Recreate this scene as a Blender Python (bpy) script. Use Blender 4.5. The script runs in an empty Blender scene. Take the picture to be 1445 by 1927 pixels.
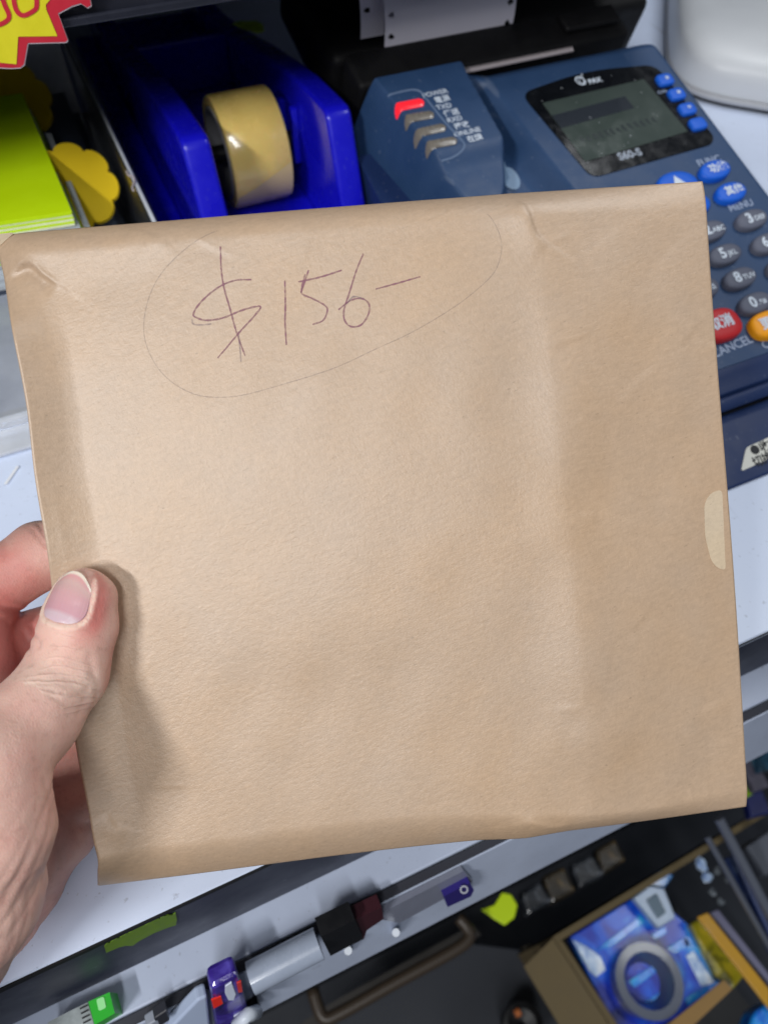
import bpy, bmesh, math, random
import numpy as np
from mathutils import Vector, Matrix
random.seed(7); RNG = np.random.default_rng(7)
S = bpy.context.scene
C = S.collection
# ------------------------------------------------------------------ camera
F_PX = 1400.0; PPX, PPY = 722.5, 963.5            # focal length and centre in photograph pixels (1445 x 1927)
CAM_R = np.array([[0.9129, -0.3251, 0.2469], [-0.4078, -0.7521, 0.5177], [0.0174, -0.5733, -0.8192]])
_u, _s, _v = np.linalg.svd(CAM_R); CAM_R = _u @ _v
CAM_C = np.array([0.0, 0.0, 0.29])                # 29 cm above the counter
cam = bpy.data.cameras.new('camera'); camo = bpy.data.objects.new('camera', cam); C.objects.link(camo)
cam.sensor_fit = 'HORIZONTAL'; cam.sensor_width = 7.0; cam.lens = 7.0 * F_PX / 1445
cam.clip_start = 0.01; cam.clip_end = 50
M4 = Matrix.Identity(4)
for i in range(3):
    M4[i][0] = CAM_R[i, 0]; M4[i][1] = -CAM_R[i, 1]; M4[i][2] = -CAM_R[i, 2]; M4[i][3] = CAM_C[i]
camo.matrix_world = M4
cam.dof.use_dof = True; cam.dof.focus_distance = 0.238; cam.dof.aperture_fstop = 3.0
S.camera = camo
# ------------------------------------------------------------------ world, lamps, exposure
w = bpy.data.worlds.new('World'); S.world = w; w.use_nodes = True
w.node_tree.nodes['Background'].inputs[0].default_value = (0.80, 0.88, 1.0, 1)
w.node_tree.nodes['Background'].inputs[1].default_value = 0.125
S.view_settings.view_transform = 'Standard'; S.view_settings.look = 'None'
S.view_settings.exposure = 0.0; S.view_settings.gamma = 1.0; S.view_settings.use_curve_mapping = False
def tube_lamp(name, loc, target, sx, sy, energy, col, spin=0):
    l = bpy.data.lights.new(name, 'AREA'); l.shape = 'RECTANGLE'; l.size = sx; l.size_y = sy
    l.energy = energy; l.color = col
    o = bpy.data.objects.new(name, l); C.objects.link(o)
    z = (Vector(loc) - Vector(target)).normalized()
    y = Vector((0, 1, 0)) if abs(z.y) < .9 else Vector((1, 0, 0))
    if spin: y = Vector((1, 0, 0))
    x = y.cross(z).normalized(); y = z.cross(x)
    m = Matrix((x, y, z)).transposed().to_4x4(); m.translation = loc; o.matrix_world = m
    return o
tube_lamp('ceiling_tube_lamp', (-0.76, -0.31, 0.85), (0.06, 0.11, 0.09), 0.05, 0.28, 8.5, (1.0, 0.985, 0.97))
tube_lamp('ceiling_tube_lamp', (-0.36, -0.66, 1.20), (0.06, 0.11, 0.09), 0.12, 0.7, 8.4, (0.98, 0.99, 1.0))
tube_lamp('ceiling_tube_lamp', (0.90, 0.30, 1.25), (0.28, 0.15, 0.0), 0.25, 1.0, 8.5, (0.94, 0.97, 1.0))
# ------------------------------------------------------------------ projection helpers (pixel of the photograph -> point on a real plane)
def ray(px, py):
    return CAM_R @ (np.array([px - PPX, py - PPY, F_PX]) / F_PX)
def at(px, py, z):
    d = ray(px, py); return CAM_C + d * (z - CAM_C[2]) / d[2]
def at_x(px, py, X):
    d = ray(px, py); return CAM_C + d * (X / d[0])
def on_plane(px, py, o, n):
    d = ray(px, py); return CAM_C + d * (np.dot(o - CAM_C, n) / np.dot(d, n))
# ------------------------------------------------------------------ materials
def lin(c):
    return tuple(((x / 255) / 12.92 if x / 255 <= .04045 else ((x / 255 + .055) / 1.055) ** 2.4) for x in c)
def mat(name, rgb, rough=.5, spec=.5, metal=0, vary=0, vscale=60, bump=0, bscale=300, trans=0, ior=1.45, coat=0, sss=0, alpha=1, emit=None, estr=0, dirt=0):
    m = bpy.data.materials.new(name); m.use_nodes = True
    nt = m.node_tree; b = nt.nodes['Principled BSDF']
    c = lin(rgb) + (1,)
    b.inputs['Base Color'].default_value = c; b.inputs['Roughness'].default_value = rough
    b.inputs['Specular IOR Level'].default_value = spec; b.inputs['Metallic'].default_value = metal
    b.inputs['Transmission Weight'].default_value = trans; b.inputs['IOR'].default_value = ior
    b.inputs['Coat Weight'].default_value = coat; b.inputs['Coat Roughness'].default_value = .08
    b.inputs['Alpha'].default_value = alpha
    if emit: b.inputs['Emission Color'].default_value = lin(emit) + (1,); b.inputs['Emission Strength'].default_value = estr
    if sss:
        b.inputs['Subsurface Weight'].default_value = sss; b.inputs['Subsurface Radius'].default_value = (1, .35, .2)
        b.inputs['Subsurface Scale'].default_value = .003
    tc = nt.nodes.new('ShaderNodeTexCoord')
    if vary or dirt:
        n = nt.nodes.new('ShaderNodeTexNoise'); n.inputs['Scale'].default_value = vscale; n.inputs['Detail'].default_value = 6; n.inputs['Roughness'].default_value = .65
        nt.links.new(tc.outputs['Object'], n.inputs['Vector'])
        r = nt.nodes.new('ShaderNodeMapRange'); r.inputs[1].default_value = .3; r.inputs[2].default_value = .7
        r.inputs[3].default_value = 1 - vary; r.inputs[4].default_value = 1 + vary
        nt.links.new(n.outputs['Fac'], r.inputs[0])
        h = nt.nodes.new('ShaderNodeHueSaturation'); h.inputs['Color'].default_value = c
        nt.links.new(r.outputs[0], h.inputs['Value']); nt.links.new(h.outputs[0], b.inputs['Base Color'])
        r2 = nt.nodes.new('ShaderNodeMapRange'); r2.inputs[1].default_value = .3; r2.inputs[2].default_value = .7
        r2.inputs[3].default_value = max(.02, rough - .10); r2.inputs[4].default_value = min(1, rough + .14)
        nt.links.new(n.outputs['Fac'], r2.inputs[0]); nt.links.new(r2.outputs[0], b.inputs['Roughness'])
    if dirt:
        src = b.inputs['Base Color'].links[0].from_socket; acc = None
        for sc_, st, lo, hi in ((420, (1, 1, 1), .66, .74), (60, (1, .045, 1), .70, .735), (70, (.04, 1, 1), .72, .75)):
            mp = nt.nodes.new('ShaderNodeMapping'); mp.inputs['Scale'].default_value = st; mp.inputs['Rotation'].default_value = (0, 0, .5); nt.links.new(tc.outputs['Object'], mp.inputs['Vector'])
            q = nt.nodes.new('ShaderNodeTexNoise'); q.inputs['Scale'].default_value = sc_; q.inputs['Detail'].default_value = 3; nt.links.new(mp.outputs[0], q.inputs['Vector'])
            r = nt.nodes.new('ShaderNodeMapRange'); r.inputs[1].default_value = lo; r.inputs[2].default_value = hi; r.inputs[3].default_value = 0; r.inputs[4].default_value = abs(dirt); nt.links.new(q.outputs['Fac'], r.inputs[0])
            mx = nt.nodes.new('ShaderNodeMix'); mx.data_type = 'RGBA'; mx.inputs['B'].default_value = (lin((96, 92, 90)) if dirt > 0 else lin((150, 160, 176))) + (1,)
            nt.links.new(r.outputs[0], mx.inputs['Factor']); nt.links.new(src, mx.inputs['A']); src = mx.outputs['Result']
        nt.links.new(src, b.inputs['Base Color'])
    if bump:
        n = nt.nodes.new('ShaderNodeTexNoise'); n.inputs['Scale'].default_value = bscale; n.inputs['Detail'].default_value = 4
        nt.links.new(tc.outputs['Object'], n.inputs['Vector'])
        bp = nt.nodes.new('ShaderNodeBump'); bp.inputs['Strength'].default_value = bump; bp.inputs['Distance'].default_value = .0006
        nt.links.new(n.outputs['Fac'], bp.inputs['Height']); nt.links.new(bp.outputs[0], b.inputs['Normal'])
    return m
def print_mat(name, cols, scale, rough=.3, coat=.4, stretch=(1, 1, 1), rot=0):
    m = mat(name, cols[0], rough, .5, coat=coat); nt = m.node_tree; b = m.node_tree.nodes['Principled BSDF']
    tc = nt.nodes.new('ShaderNodeTexCoord'); mp = nt.nodes.new('ShaderNodeMapping'); mp.inputs['Scale'].default_value = stretch; mp.inputs['Rotation'].default_value = (0, 0, rot)
    n = nt.nodes.new('ShaderNodeTexNoise'); n.inputs['Scale'].default_value = scale; n.inputs['Detail'].default_value = 4; n.inputs['Distortion'].default_value = .6
    c = nt.nodes.new('ShaderNodeValToRGB'); e = c.color_ramp.elements; k = len(cols)
    e[0].position = .3; e[0].color = lin(cols[0]) + (1,); e[1].position = .72; e[1].color = lin(cols[-1]) + (1,)
    for i, q in enumerate(cols[1:-1]): x = e.new(.3 + .42 * (i + 1) / (k - 1)); x.color = lin(q) + (1,)
    nt.links.new(tc.outputs['Object'], mp.inputs['Vector']); nt.links.new(mp.outputs[0], n.inputs['Vector']); nt.links.new(n.outputs['Fac'], c.inputs[0]); nt.links.new(c.outputs[0], b.inputs['Base Color'])
    bp = nt.nodes.new('ShaderNodeBump'); bp.inputs['Strength'].default_value = .5; bp.inputs['Distance'].default_value = .002; nt.links.new(n.outputs['Fac'], bp.inputs['Height']); nt.links.new(bp.outputs[0], b.inputs['Normal'])
    return m
def bsdf(m): return m.node_tree.nodes['Principled BSDF']
def clear_mat(name, tint=(0.9, 0.95, 1.0), opacity=.12, rough=.08):
    """thin clear plastic: mostly see-through with a glossy film"""
    m = bpy.data.materials.new(name); m.use_nodes = True; nt = m.node_tree
    nt.nodes.remove(nt.nodes['Principled BSDF']); out = nt.nodes['Material Output']
    t = nt.nodes.new('ShaderNodeBsdfTransparent'); t.inputs[0].default_value = tint + (1,)
    g = nt.nodes.new('ShaderNodeBsdfGlossy'); g.inputs[0].default_value = (1, 1, 1, 1); g.inputs['Roughness'].default_value = rough
    d = nt.nodes.new('ShaderNodeBsdfDiffuse'); d.inputs[0].default_value = (.86, .90, .98, 1)
    fr = nt.nodes.new('ShaderNodeFresnel'); fr.inputs[0].default_value = 1.45
    a = nt.nodes.new('ShaderNodeMixShader'); b = nt.nodes.new('ShaderNodeMixShader')
    n = nt.nodes.new('ShaderNodeTexNoise'); n.inputs['Scale'].default_value = 40; n.inputs['Detail'].default_value = 5
    tc = nt.nodes.new('ShaderNodeTexCoord'); nt.links.new(tc.outputs['Object'], n.inputs['Vector'])
    mr = nt.nodes.new('ShaderNodeMapRange'); mr.inputs[1].default_value = .3; mr.inputs[2].default_value = .75; mr.inputs[3].default_value = opacity * .8; mr.inputs[4].default_value = min(1, opacity * 1.2)
    nt.links.new(n.outputs['Fac'], mr.inputs[0]); nt.links.new(mr.outputs[0], a.inputs[0])
    nt.links.new(t.outputs[0], a.inputs[1]); nt.links.new(d.outputs[0], a.inputs[2])
    nt.links.new(fr.outputs[0], b.inputs[0]); nt.links.new(a.outputs[0], b.inputs[1]); nt.links.new(g.outputs[0], b.inputs[2])
    nt.links.new(b.outputs[0], out.inputs['Surface'])
    return m
# ------------------------------------------------------------------ object helpers
def tag(o, label=None, cat=None, group=None, kind=None):
    if label: o['label'] = label
    if cat: o['category'] = cat
    if group: o['group'] = group
    if kind: o['kind'] = kind
    return o
def thing(name, label, cat, loc=(0, 0, 0), group=None):
    o = bpy.data.objects.new(name, None); C.objects.link(o); o.location = loc; o.empty_display_size = .01
    return tag(o, label, cat, group)
def origin_of(parent):
    p = np.zeros(3)
    while parent is not None:
        p += np.array(parent.location); parent = parent.parent
    return p
def obj(name, verts, faces, m, parent=None, smooth=False, base=None, autosm=None):
    """verts in WORLD metres; stored relative to the parent (or to a base point)"""
    V = np.asarray(verts, float)
    me = bpy.data.meshes.new(name)
    if parent is not None: org = origin_of(parent)
    else:
        org = np.array([(V[:, 0].min() + V[:, 0].max()) / 2, (V[:, 1].min() + V[:, 1].max()) / 2, V[:, 2].min()]) if base is None else np.array(base)
    loc = np.zeros(3)
    if parent is not None: loc = (V.min(0) + V.max(0)) / 2 - org
    me.from_pydata((V - org - loc).tolist(), [], [list(map(int, f)) for f in faces]); me.update()
    if isinstance(m, (list, tuple)):
        for x in m: me.materials.append(x)
    else: me.materials.append(m)
    o = bpy.data.objects.new(name, me); C.objects.link(o)
    if parent is not None: o.parent = parent; o.location = loc
    else: o.location = org
    if smooth: me.polygons.foreach_set('use_smooth', [True] * len(me.polygons))
    if autosm:
        me.polygons.foreach_set('use_smooth', [True] * len(me.polygons))
        bm = bmesh.new(); bm.from_mesh(me)
        for e in bm.edges:
            if len(e.link_faces) == 2 and e.calc_face_angle(0) > math.radians(autosm): e.smooth = False
        bm.to_mesh(me); bm.free()
    return o
def bevelled(verts, faces, r, seg=3, limit=25):
    bm = bmesh.new(); vs = [bm.verts.new(v) for v in verts]
    for f in faces: bm.faces.new([vs[i] for i in f])
    bmesh.ops.recalc_face_normals(bm, faces=bm.faces)
    es = [e for e in bm.edges if len(e.link_faces) == 2 and e.calc_face_angle(0) > math.radians(limit)]
    bmesh.ops.bevel(bm, geom=es, offset=r, segments=seg, affect='EDGES', profile=.5, clamp_overlap=True)
    bm.verts.index_update()
    V = [tuple(v.co) for v in bm.verts]; Fc = [[v.index for v in f.verts] for f in bm.faces]; bm.free()
    return V, Fc
def prism(poly, ext):
    """poly: list of 3-d points (one face); ext: extrusion vector"""
    n = len(poly); e = np.array(ext)
    V = [tuple(p) for p in poly] + [tuple(np.array(p) + e) for p in poly]
    Fc = [list(range(n)), list(range(2 * n - 1, n - 1, -1))] + [[(i + 1) % n, i, n + i, n + (i + 1) % n] for i in range(n)]
    return V, Fc
def box(a, b):
    (x0, y0, z0), (x1, y1, z1) = a, b
    return prism([(x0, y0, z0), (x1, y0, z0), (x1, y1, z0), (x0, y1, z0)], (0, 0, z1 - z0))
def join(parts):
    V = []; Fc = []
    for v, f in parts:
        k = len(V); V += [tuple(p) for p in v]; Fc += [[i + k for i in q] for q in f]
    return V, Fc
def tube(path, r, n=10, caps=True):
    P = [np.array(p, float) for p in path]; rr = r if isinstance(r, (list, tuple)) else [r] * len(P)
    V = []; Fc = []
    t0 = P[1] - P[0]; up = np.array([0, 0, 1.]) if abs(t0[2]) < .9 * np.linalg.norm(t0) else np.array([1., 0, 0])
    for i, p in enumerate(P):
        t = P[min(i + 1, len(P) - 1)] - P[max(i - 1, 0)]; t = t / np.linalg.norm(t)
        a = np.cross(up, t); a /= np.linalg.norm(a); b = np.cross(t, a); up = b
        for k in range(n):
            an = 2 * math.pi * k / n; V.append(tuple(p + rr[i] * (a * math.cos(an) + b * math.sin(an))))
    for i in range(len(P) - 1):
        for k in range(n):
            Fc.append([i * n + k, i * n + (k + 1) % n, (i + 1) * n + (k + 1) % n, (i + 1) * n + k])
    if caps: Fc.append(list(range(n))[::-1]); Fc.append(list(range((len(P) - 1) * n, len(P) * n)))
    return V, Fc
def round_poly(pts, rad, n=5):
    out = []; N = len(pts)
    for i in range(N):
        p = np.array(pts[i], float); a = np.array(pts[i - 1], float) - p; b = np.array(pts[(i + 1) % N], float) - p
        la, lb = np.linalg.norm(a), np.linalg.norm(b); r = min(rad if not isinstance(rad, (list, tuple)) else rad[i], la * .48, lb * .48)
        p0 = p + a / la * r; p1 = p + b / lb * r
        for k in range(n + 1):
            t = k / n; out.append((1 - t) ** 2 * p0 + 2 * t * (1 - t) * p + t * t * p1)
    return out
def text_mesh(txt, size, bold=0, ax='CENTER'):
    cu = bpy.data.curves.new('lettering', 'FONT'); cu.body = txt; cu.size = size; cu.align_x = ax; cu.align_y = 'CENTER'; cu.offset = bold; cu.resolution_u = 3
    o = bpy.data.objects.new('lettering', cu); C.objects.link(o)
    dg = bpy.context.evaluated_depsgraph_get(); me = bpy.data.meshes.new_from_object(o.evaluated_get(dg))
    V = [tuple(v.co) for v in me.vertices]; Fc = [list(p.vertices) for p in me.polygons]
    bpy.data.objects.remove(o); bpy.data.curves.remove(cu); bpy.data.meshes.remove(me)
    return V, Fc
# ------------------------------------------------------------------ palette
M_counter = mat('white_laminate', (206, 217, 239), .35, .5, vary=.035, vscale=14, dirt=.32)
M_apron = mat('grey_laminate', (46, 50, 66), .5, .4, vary=.05, vscale=20, dirt=-.12)
M_matte = mat('matte_black_plastic', (12, 12, 14), .6, .25, vary=.2, vscale=80)
M_black = mat('black_plastic', (17, 18, 21), .38, .5, vary=.2, vscale=80, bump=.05)
M_edge = mat('black_edge_strip', (22, 22, 24), .6, .3)
M_white = mat('white_painted_metal', (172, 182, 203), .4, .5, vary=.05, vscale=18, dirt=.3)
M_dark = mat('dark_shelf_board', (46, 50, 60), .45, .5, vary=.15, vscale=20)
M_floor = mat('dark_floor', (46, 50, 58), .55, .4, vary=.12, vscale=8)
M_blue = mat('blue_glossy_plastic', (20, 18, 196), .24, .5, vary=.06, vscale=40, coat=.25, dirt=-.14)
M_tbody = mat('slate_blue_plastic', (40, 66, 102), .48, .4, vary=.07, vscale=45, bump=.14, bscale=1800, dirt=-.16)
M_tbase = mat('dark_blue_plastic', (28, 46, 86), .45, .4, vary=.07, vscale=45, bump=.12, bscale=1800, dirt=-.16)
M_printw = mat('white_print', (205, 215, 228), .5, .3)
# ------------------------------------------------------------------ counter (slab, apron, lower deck, price rail)
YE = 0.060
XL, XR = -.75, 1.35
ct = thing('shop_counter', 'white shop counter with black edge strip and grey front under the envelope', 'counter', (0.3, YE, -.3))
V, Fc = bevelled(*box((XL, YE, -.006), (XR, .95, 0)), .0006, 1); obj('counter_top', V, Fc, M_counter, ct)
# the black strip under the edge is thicker where it peels at the left
n = 150; V = []; Fc = []
for i in range(n + 1):
    x = XL + (XR - XL) * i / n; h = .0007 + .0036 * max(0, min(1, (.06 - x) / .16)) + random.uniform(0, .0004)
    y = YE - .0005 - random.uniform(0, .0003)
    V += [(x, y, -.0004), (x, y, -.0004 - h), (x, YE - .0001, -.0004), (x, YE - .0001, -.0004 - h)]
for i in range(n):
    a = 4 * i; b = a + 4
    Fc += [[a, b, b + 1, a + 1], [a + 2, b + 2, b, a], [a + 1, b + 1, b + 3, a + 3]]
obj('edge_strip', V, Fc, M_edge, ct)
obj('front_panel', *box((XL, YE + .001, -.0775), (XR, YE + .02, -.0061)), M_apron, ct)
obj('lower_ledge', *bevelled(*box((XL, .0455, -.083), (XR, YE + .05, -.0777)), .001, 2), M_white, ct)
rail = [(XL, .0455, -.0832), (XL, .0405, -.0832), (XL, .028, -.142), (XL, .031, -.143), (XL, .0435, -.0885)]
obj('price_rail', *prism([(p[0], p[1], p[2]) for p in rail], (XR - XL, 0, 0)), M_white, ct)
obj('rail_groove', *box((XL, .0412, -.0831), (XR, .0450, -.0800)), mat('groove_grey', (40, 42, 52), .6), ct)
# carcass below the rail
obj('kick_panel', *box((XL, .075, -.915), (XR, .085, -.0835)), M_black, ct)
fl = obj('floor', *box((-1.6, -1.6, -.95), (2.2, 1.8, -.92)), M_floor); tag(fl, kind='structure')
# the back wall of the booth behind the shelf
wall = obj('back_wall', *box((XL, .80, -.006), (XR, .83, 1.0)), mat('dark_panel', (40, 42, 50), .6, .3, vary=.1)); tag(wall, kind='structure')
def cat_rom(pts, step):
    P = np.array(pts, float); P = np.vstack([2 * P[0] - P[1], P, 2 * P[-1] - P[-2]]); out = []
    for i in range(1, len(P) - 2):
        n = max(2, int(np.linalg.norm(P[i + 1] - P[i]) / step))
        for k in range(n):
            t = k / n; a, b, c, d = P[i - 1], P[i], P[i + 1], P[i + 2]
            out.append(.5 * (2 * b + (c - a) * t + (2 * a - 5 * b + 4 * c - d) * t * t + (3 * b - a - 3 * c + d) * t ** 3))
    out.append(P[-2]); return np.array(out)
# ------------------------------------------------------------------ envelope (local frame: u right, v down, n towards the viewer; mm)
ENV_Q = np.array([[-.0237, .2231, .1542], [.1805, .1564, .1617], [.1402, .005, .0313], [-.0639, .0717, .0238]])
EO = ENV_Q[0]; EW, EH = 214.9, 203.8
EU = (ENV_Q[1] - ENV_Q[0]); EU /= np.linalg.norm(EU)
EV = (ENV_Q[3] - ENV_Q[0]); EV /= np.linalg.norm(EV)
EN = np.cross(EV, EU); EN /= np.linalg.norm(EN)
def ew(u, v, h):                                   # local mm -> world (arrays ok)
    u, v, h = np.broadcast_arrays(np.asarray(u, float), v, h)
    return EO + (u[..., None] * EU + v[..., None] * EV + h[..., None] * EN) * .001
EMI = np.linalg.inv(np.stack([EU, EV, EN], 1))
def env_uvh(p): return EMI @ (np.asarray(p) - EO) * 1000
def euv(px, py, h=8.0):                            # pixel -> (u, v) on the sheet raised by h mm
    return env_uvh(on_plane(px, py, EO + EN * h * .001, EN))[:2]
def sstep(a, b, x):
    t = np.clip((x - a) / (b - a), 0, 1); return t * t * (3 - 2 * t)
def seg_dist(U, V, poly):
    best = np.full(U.shape, 1e9); side = np.zeros(U.shape); along = np.zeros(U.shape); L = 0
    for a, b in zip(poly[:-1], poly[1:]):
        d = np.array(b) - a; ln = np.linalg.norm(d); d = d / ln
        t = np.clip((U - a[0]) * d[0] + (V - a[1]) * d[1], 0, ln)
        dx = U - a[0] - t * d[0]; dy = V - a[1] - t * d[1]; r = np.hypot(dx, dy)
        m = r < best; best = np.where(m, r, best); side = np.where(m, np.sign(d[0] * dy - d[1] * dx), side); along = np.where(m, L + t, along); L += ln
    return best, side, along / L
CREASES = []                                       # (pixels, height mm, width mm, one-sided facet drop)
def crease(pix, amp, wid, facet=0.0, fw=8): CREASES.append(([q for q in cat_rom([euv(*p) for p in pix], 1.5)], amp, wid, facet, fw))
crease([(2, 512), (20, 498), (42, 490), (60, 495), (76, 512), (104, 532)], .35, .7, -2.6, 6)
crease([(30, 478), (90, 474), (130, 505), (170, 500), (240, 490), (330, 488)], 0, 1, -.9, 9)
crease([(60, 500), (88, 520), (104, 534)], .5, .45)
crease([(62, 530), (66, 580), (78, 660)], -.4, 3)
crease([(985, 372), (1000, 410), (1012, 440), (1035, 458)], .15, .6, 1.5, 9)
crease([(905, 392), (945, 410), (1005, 442), (1035, 458)], 0, 1, -.7, 8)
crease([(1035, 458), (1052, 450), (1075, 438)], .25, .5)
crease([(1038, 470), (1044, 560), (1046, 700), (1044, 860), (1056, 960)], 0, 1, -2.6, 15)
crease([(1056, 930), (1030, 965), (1006, 990), (975, 1020)], 0, 1, -.9, 12)
crease([(1030, 1010), (1050, 1150), (1060, 1300), (1050, 1470)], 0, 1, -2.2, 18)
crease([(1070, 805), (1085, 795), (1105, 792)], .16, .4)
crease([(1092, 858), (1130, 855)], .14, .35)
crease([(185, 1522), (200, 1548), (228, 1556)], .5, .5, .9, 5)
crease([(1085, 1330), (1140, 1345), (1220, 1330)], 0, 1, .8, 12)
crease([(1330, 1345), (1370, 1330), (1388, 1325)], .12, .5, .5, 7)
crease([(1310, 1440), (1360, 1420), (1395, 1418)], .12, .6)
crease([(1312, 1495), (1318, 1525)], .2, .5); crease([(1345, 1490), (1350, 1520)], .2, .5)
crease([(1325, 770), (1345, 760), (1362, 756)], .2, .5)
crease([(960, 1550), (1000, 1538), (1040, 1552), (1080, 1548)], .5, 1.2, 1.0, 8)
crease([(1190, 1440), (1110, 1405), (1065, 1370)], 0, 1, .7, 10)
crease([(210, 1500), (420, 1515), (620, 1515), (820, 1500), (1000, 1480), (1150, 1465)], 0, 1, .5, 22)
crease([(85, 900), (100, 1000), (118, 1080)], .2, 2.5)
crease([(340, 1180), (560, 1250), (860, 1230)], 0, 1, -1.6, 24)
crease([(1180, 420), (1210, 520), (1280, 560)], 0, 1, .9, 14)
crease([(1120, 900), (1230, 960), (1340, 940)], 0, 1, 1.0, 15)
crease([(1080, 620), (1180, 680), (1320, 640)], 0, 1, .8, 16)
crease([(420, 560), (560, 640), (820, 620)], 0, 1, .6, 24)
crease([(560, 820), (760, 860), (960, 820)], 0, 1, .35, 22)
crease([(225, 1210), (240, 1290), (300, 1310)], 0, 1, -.4, 9)
_rc = np.random.default_rng(11)                    # small crisp handling wrinkles: right third, top edge, lower corners
for _k in range(16):
    if _k < 9: _x, _y = _rc.uniform(1060, 1370), _rc.uniform(420, 1500)
    elif _k < 15: _x, _y = _rc.uniform(120, 1250), _rc.uniform(425, 470)
    else: _x, _y = _rc.uniform(220, 1000), _rc.uniform(1420, 1560)
    _a, _l = _rc.uniform(-.9, .9), _rc.uniform(22, 70)
    crease([(_x - _l * math.cos(_a), _y - _l * math.sin(_a)), (_x + _rc.uniform(-6, 6), _y + _rc.uniform(-6, 6)), (_x + _l * math.cos(_a), _y + _l * math.sin(_a))], _rc.uniform(.06, .16), _rc.uniform(.35, .6), _rc.uniform(-.45, .45), _rc.uniform(3, 7))
_rn = np.random.default_rng(3)
LOWF = [(_rn.uniform(-.07, .07), _rn.uniform(-.07, .07), _rn.uniform(0, 6.28), _rn.uniform(.05, .22)) for _ in range(14)]
MIDF = [(_rn.uniform(-.3, .3), _rn.uniform(-.3, .3), _rn.uniform(0, 6.28), _rn.uniform(.01, .035)) for _ in range(16)]
def env_front(U, V):
    Ul = U - 1.5 * np.sin(V / 31.0)                # the left fold wanders a little
    fold = 13 + 3 * sstep(60, 130, V)
    lift = (5.6 - 1.8 * sstep(120, 170, V)) * (1 - .85 * np.exp(-((V - 112) / 13) ** 2)) * sstep(14, 34, V)   # the left edge curls up
    h = 8.5 + lift * np.clip(1 - Ul / (fold + 3), 0, 1) ** 1.35 - 3.5 * np.clip(1 - U / 1.3, 0, 1) ** 2 - 6.0 * np.clip(1 - Ul / fold, 0, 1) ** 1.7 * (1 - sstep(8, 30, V))
    stp = .35 + .65 * np.exp(-((V - 72) / 42) ** 2)
    h = h - 2.3 * stp * sstep(157, 178, U) - (4.6 + 2.3 * (1 - stp)) * np.clip((U - 160) / (EW - 160), 0, 1) ** 1.2
    top = np.clip(1 - V / 9.0, 0, 1); h = h * (1 - .85 * top ** 2)
    bw = 15 - 8 * sstep(90, 190, U)
    bot = np.clip(1 - (EH - V) / bw, 0, 1); h = h * (1 - .9 * bot ** 1.6)
    # soft pillow and hand-bent unevenness
    inner = np.clip(np.minimum(np.minimum(U, EW - U), np.minimum(V, EH - V)) / 12, 0, 1)
    h = h + 1.3 * np.sin(np.clip(U / EW, 0, 1) * 3.1) * np.sin(np.clip(V / EH, 0, 1) * 3.1)
    for a, b, c, d in LOWF: h = h + d * inner * np.sin(a * U + b * V + c)
    for a, b, c, d in MIDF: h = h + d * inner * np.sin(a * U + b * V + c)
    for poly, amp, wid, facet, fw in CREASES:
        r, s, al = seg_dist(U, V, poly); e = np.sin(np.clip(al, 0, 1) * np.pi * .92 + .12) ** .8
        if amp == 0:                               # a soft fold: an even S-shaped roll, no ridge
            x = s * r / fw; h = h + np.sin(np.clip(al, 0, 1) * np.pi) ** 1.3 * facet * x * np.exp(-x * x); continue
        h = h + e * (amp * np.exp(-(r / wid) ** 1.2) + facet * np.where(s > 0, 1, 0) * np.exp(-(r / fw) ** 1.5) * (1 - np.exp(-r / .8)))
    return h
def env_back(U, V):
    inner = np.clip(np.minimum(np.minimum(U, EW - U) / 14, np.minimum(V, EH - V) / 12), 0, 1)
    return np.minimum(-.35 - 5.5 * (1 - (1 - inner) ** 2) * (1 - .6 * sstep(160, 180, U)), env_front(U, V) - .4)
def outline_shift(U, V):
    """the real outline is not a perfect rectangle"""
    s = U / EW; t = V / EH
    du = .5 * np.sin(t * 7 + .4) * (1 - 2 * s) * .7 + .25 * np.sin(t * 31)*(1-s)
    dv = .45 * np.sin(s * 9 + 1) * (t) + .3 * np.sin(s * 5 + 2) * (1 - t)
    r = np.hypot(U - EW * .64, V - EH); dv = dv + 0.9 * np.exp(-(r / 9) ** 2)
    r0 = np.hypot(U - 5, V - 12); du = du + 0.8 * np.exp(-(r0 / 3.0) ** 2)
    r1 = np.hypot(U - 4, V - 190); du = du + 1.2 * np.exp(-(r1 / 5.0) ** 2)
    du = du - 1.6 * np.exp(-(V / 22) ** 2) * np.clip(1 - U / 30, 0, 1) + .40 * (env_front(np.full_like(V, 1.5), V) - 1.0) * np.clip(1 - U / 26, 0, 1)
    return du, dv
NU, NV = 330, 312
gu, gv = np.meshgrid(np.linspace(0, EW, NU), np.linspace(0, EH, NV))
du, dv = outline_shift(gu, gv)
Vf = ew(gu + du, gv + dv, env_front(gu, gv)).reshape(-1, 3); Vb = ew(gu + du, gv + dv, env_back(gu, gv)).reshape(-1, 3)
idx = np.arange(NU * NV).reshape(NV, NU)
Ff = np.stack([idx[:-1, :-1], idx[1:, :-1], idx[1:, 1:], idx[:-1, 1:]], -1).reshape(-1, 4)
Fb = Ff[:, ::-1] + NU * NV
ring = np.concatenate([idx[0, :-1], idx[:-1, -1], idx[-1, :0:-1], idx[:0:-1, 0]]); nx = np.roll(ring, -1)
Fs = np.stack([ring, nx, nx + NU * NV, ring + NU * NV], -1)
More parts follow.
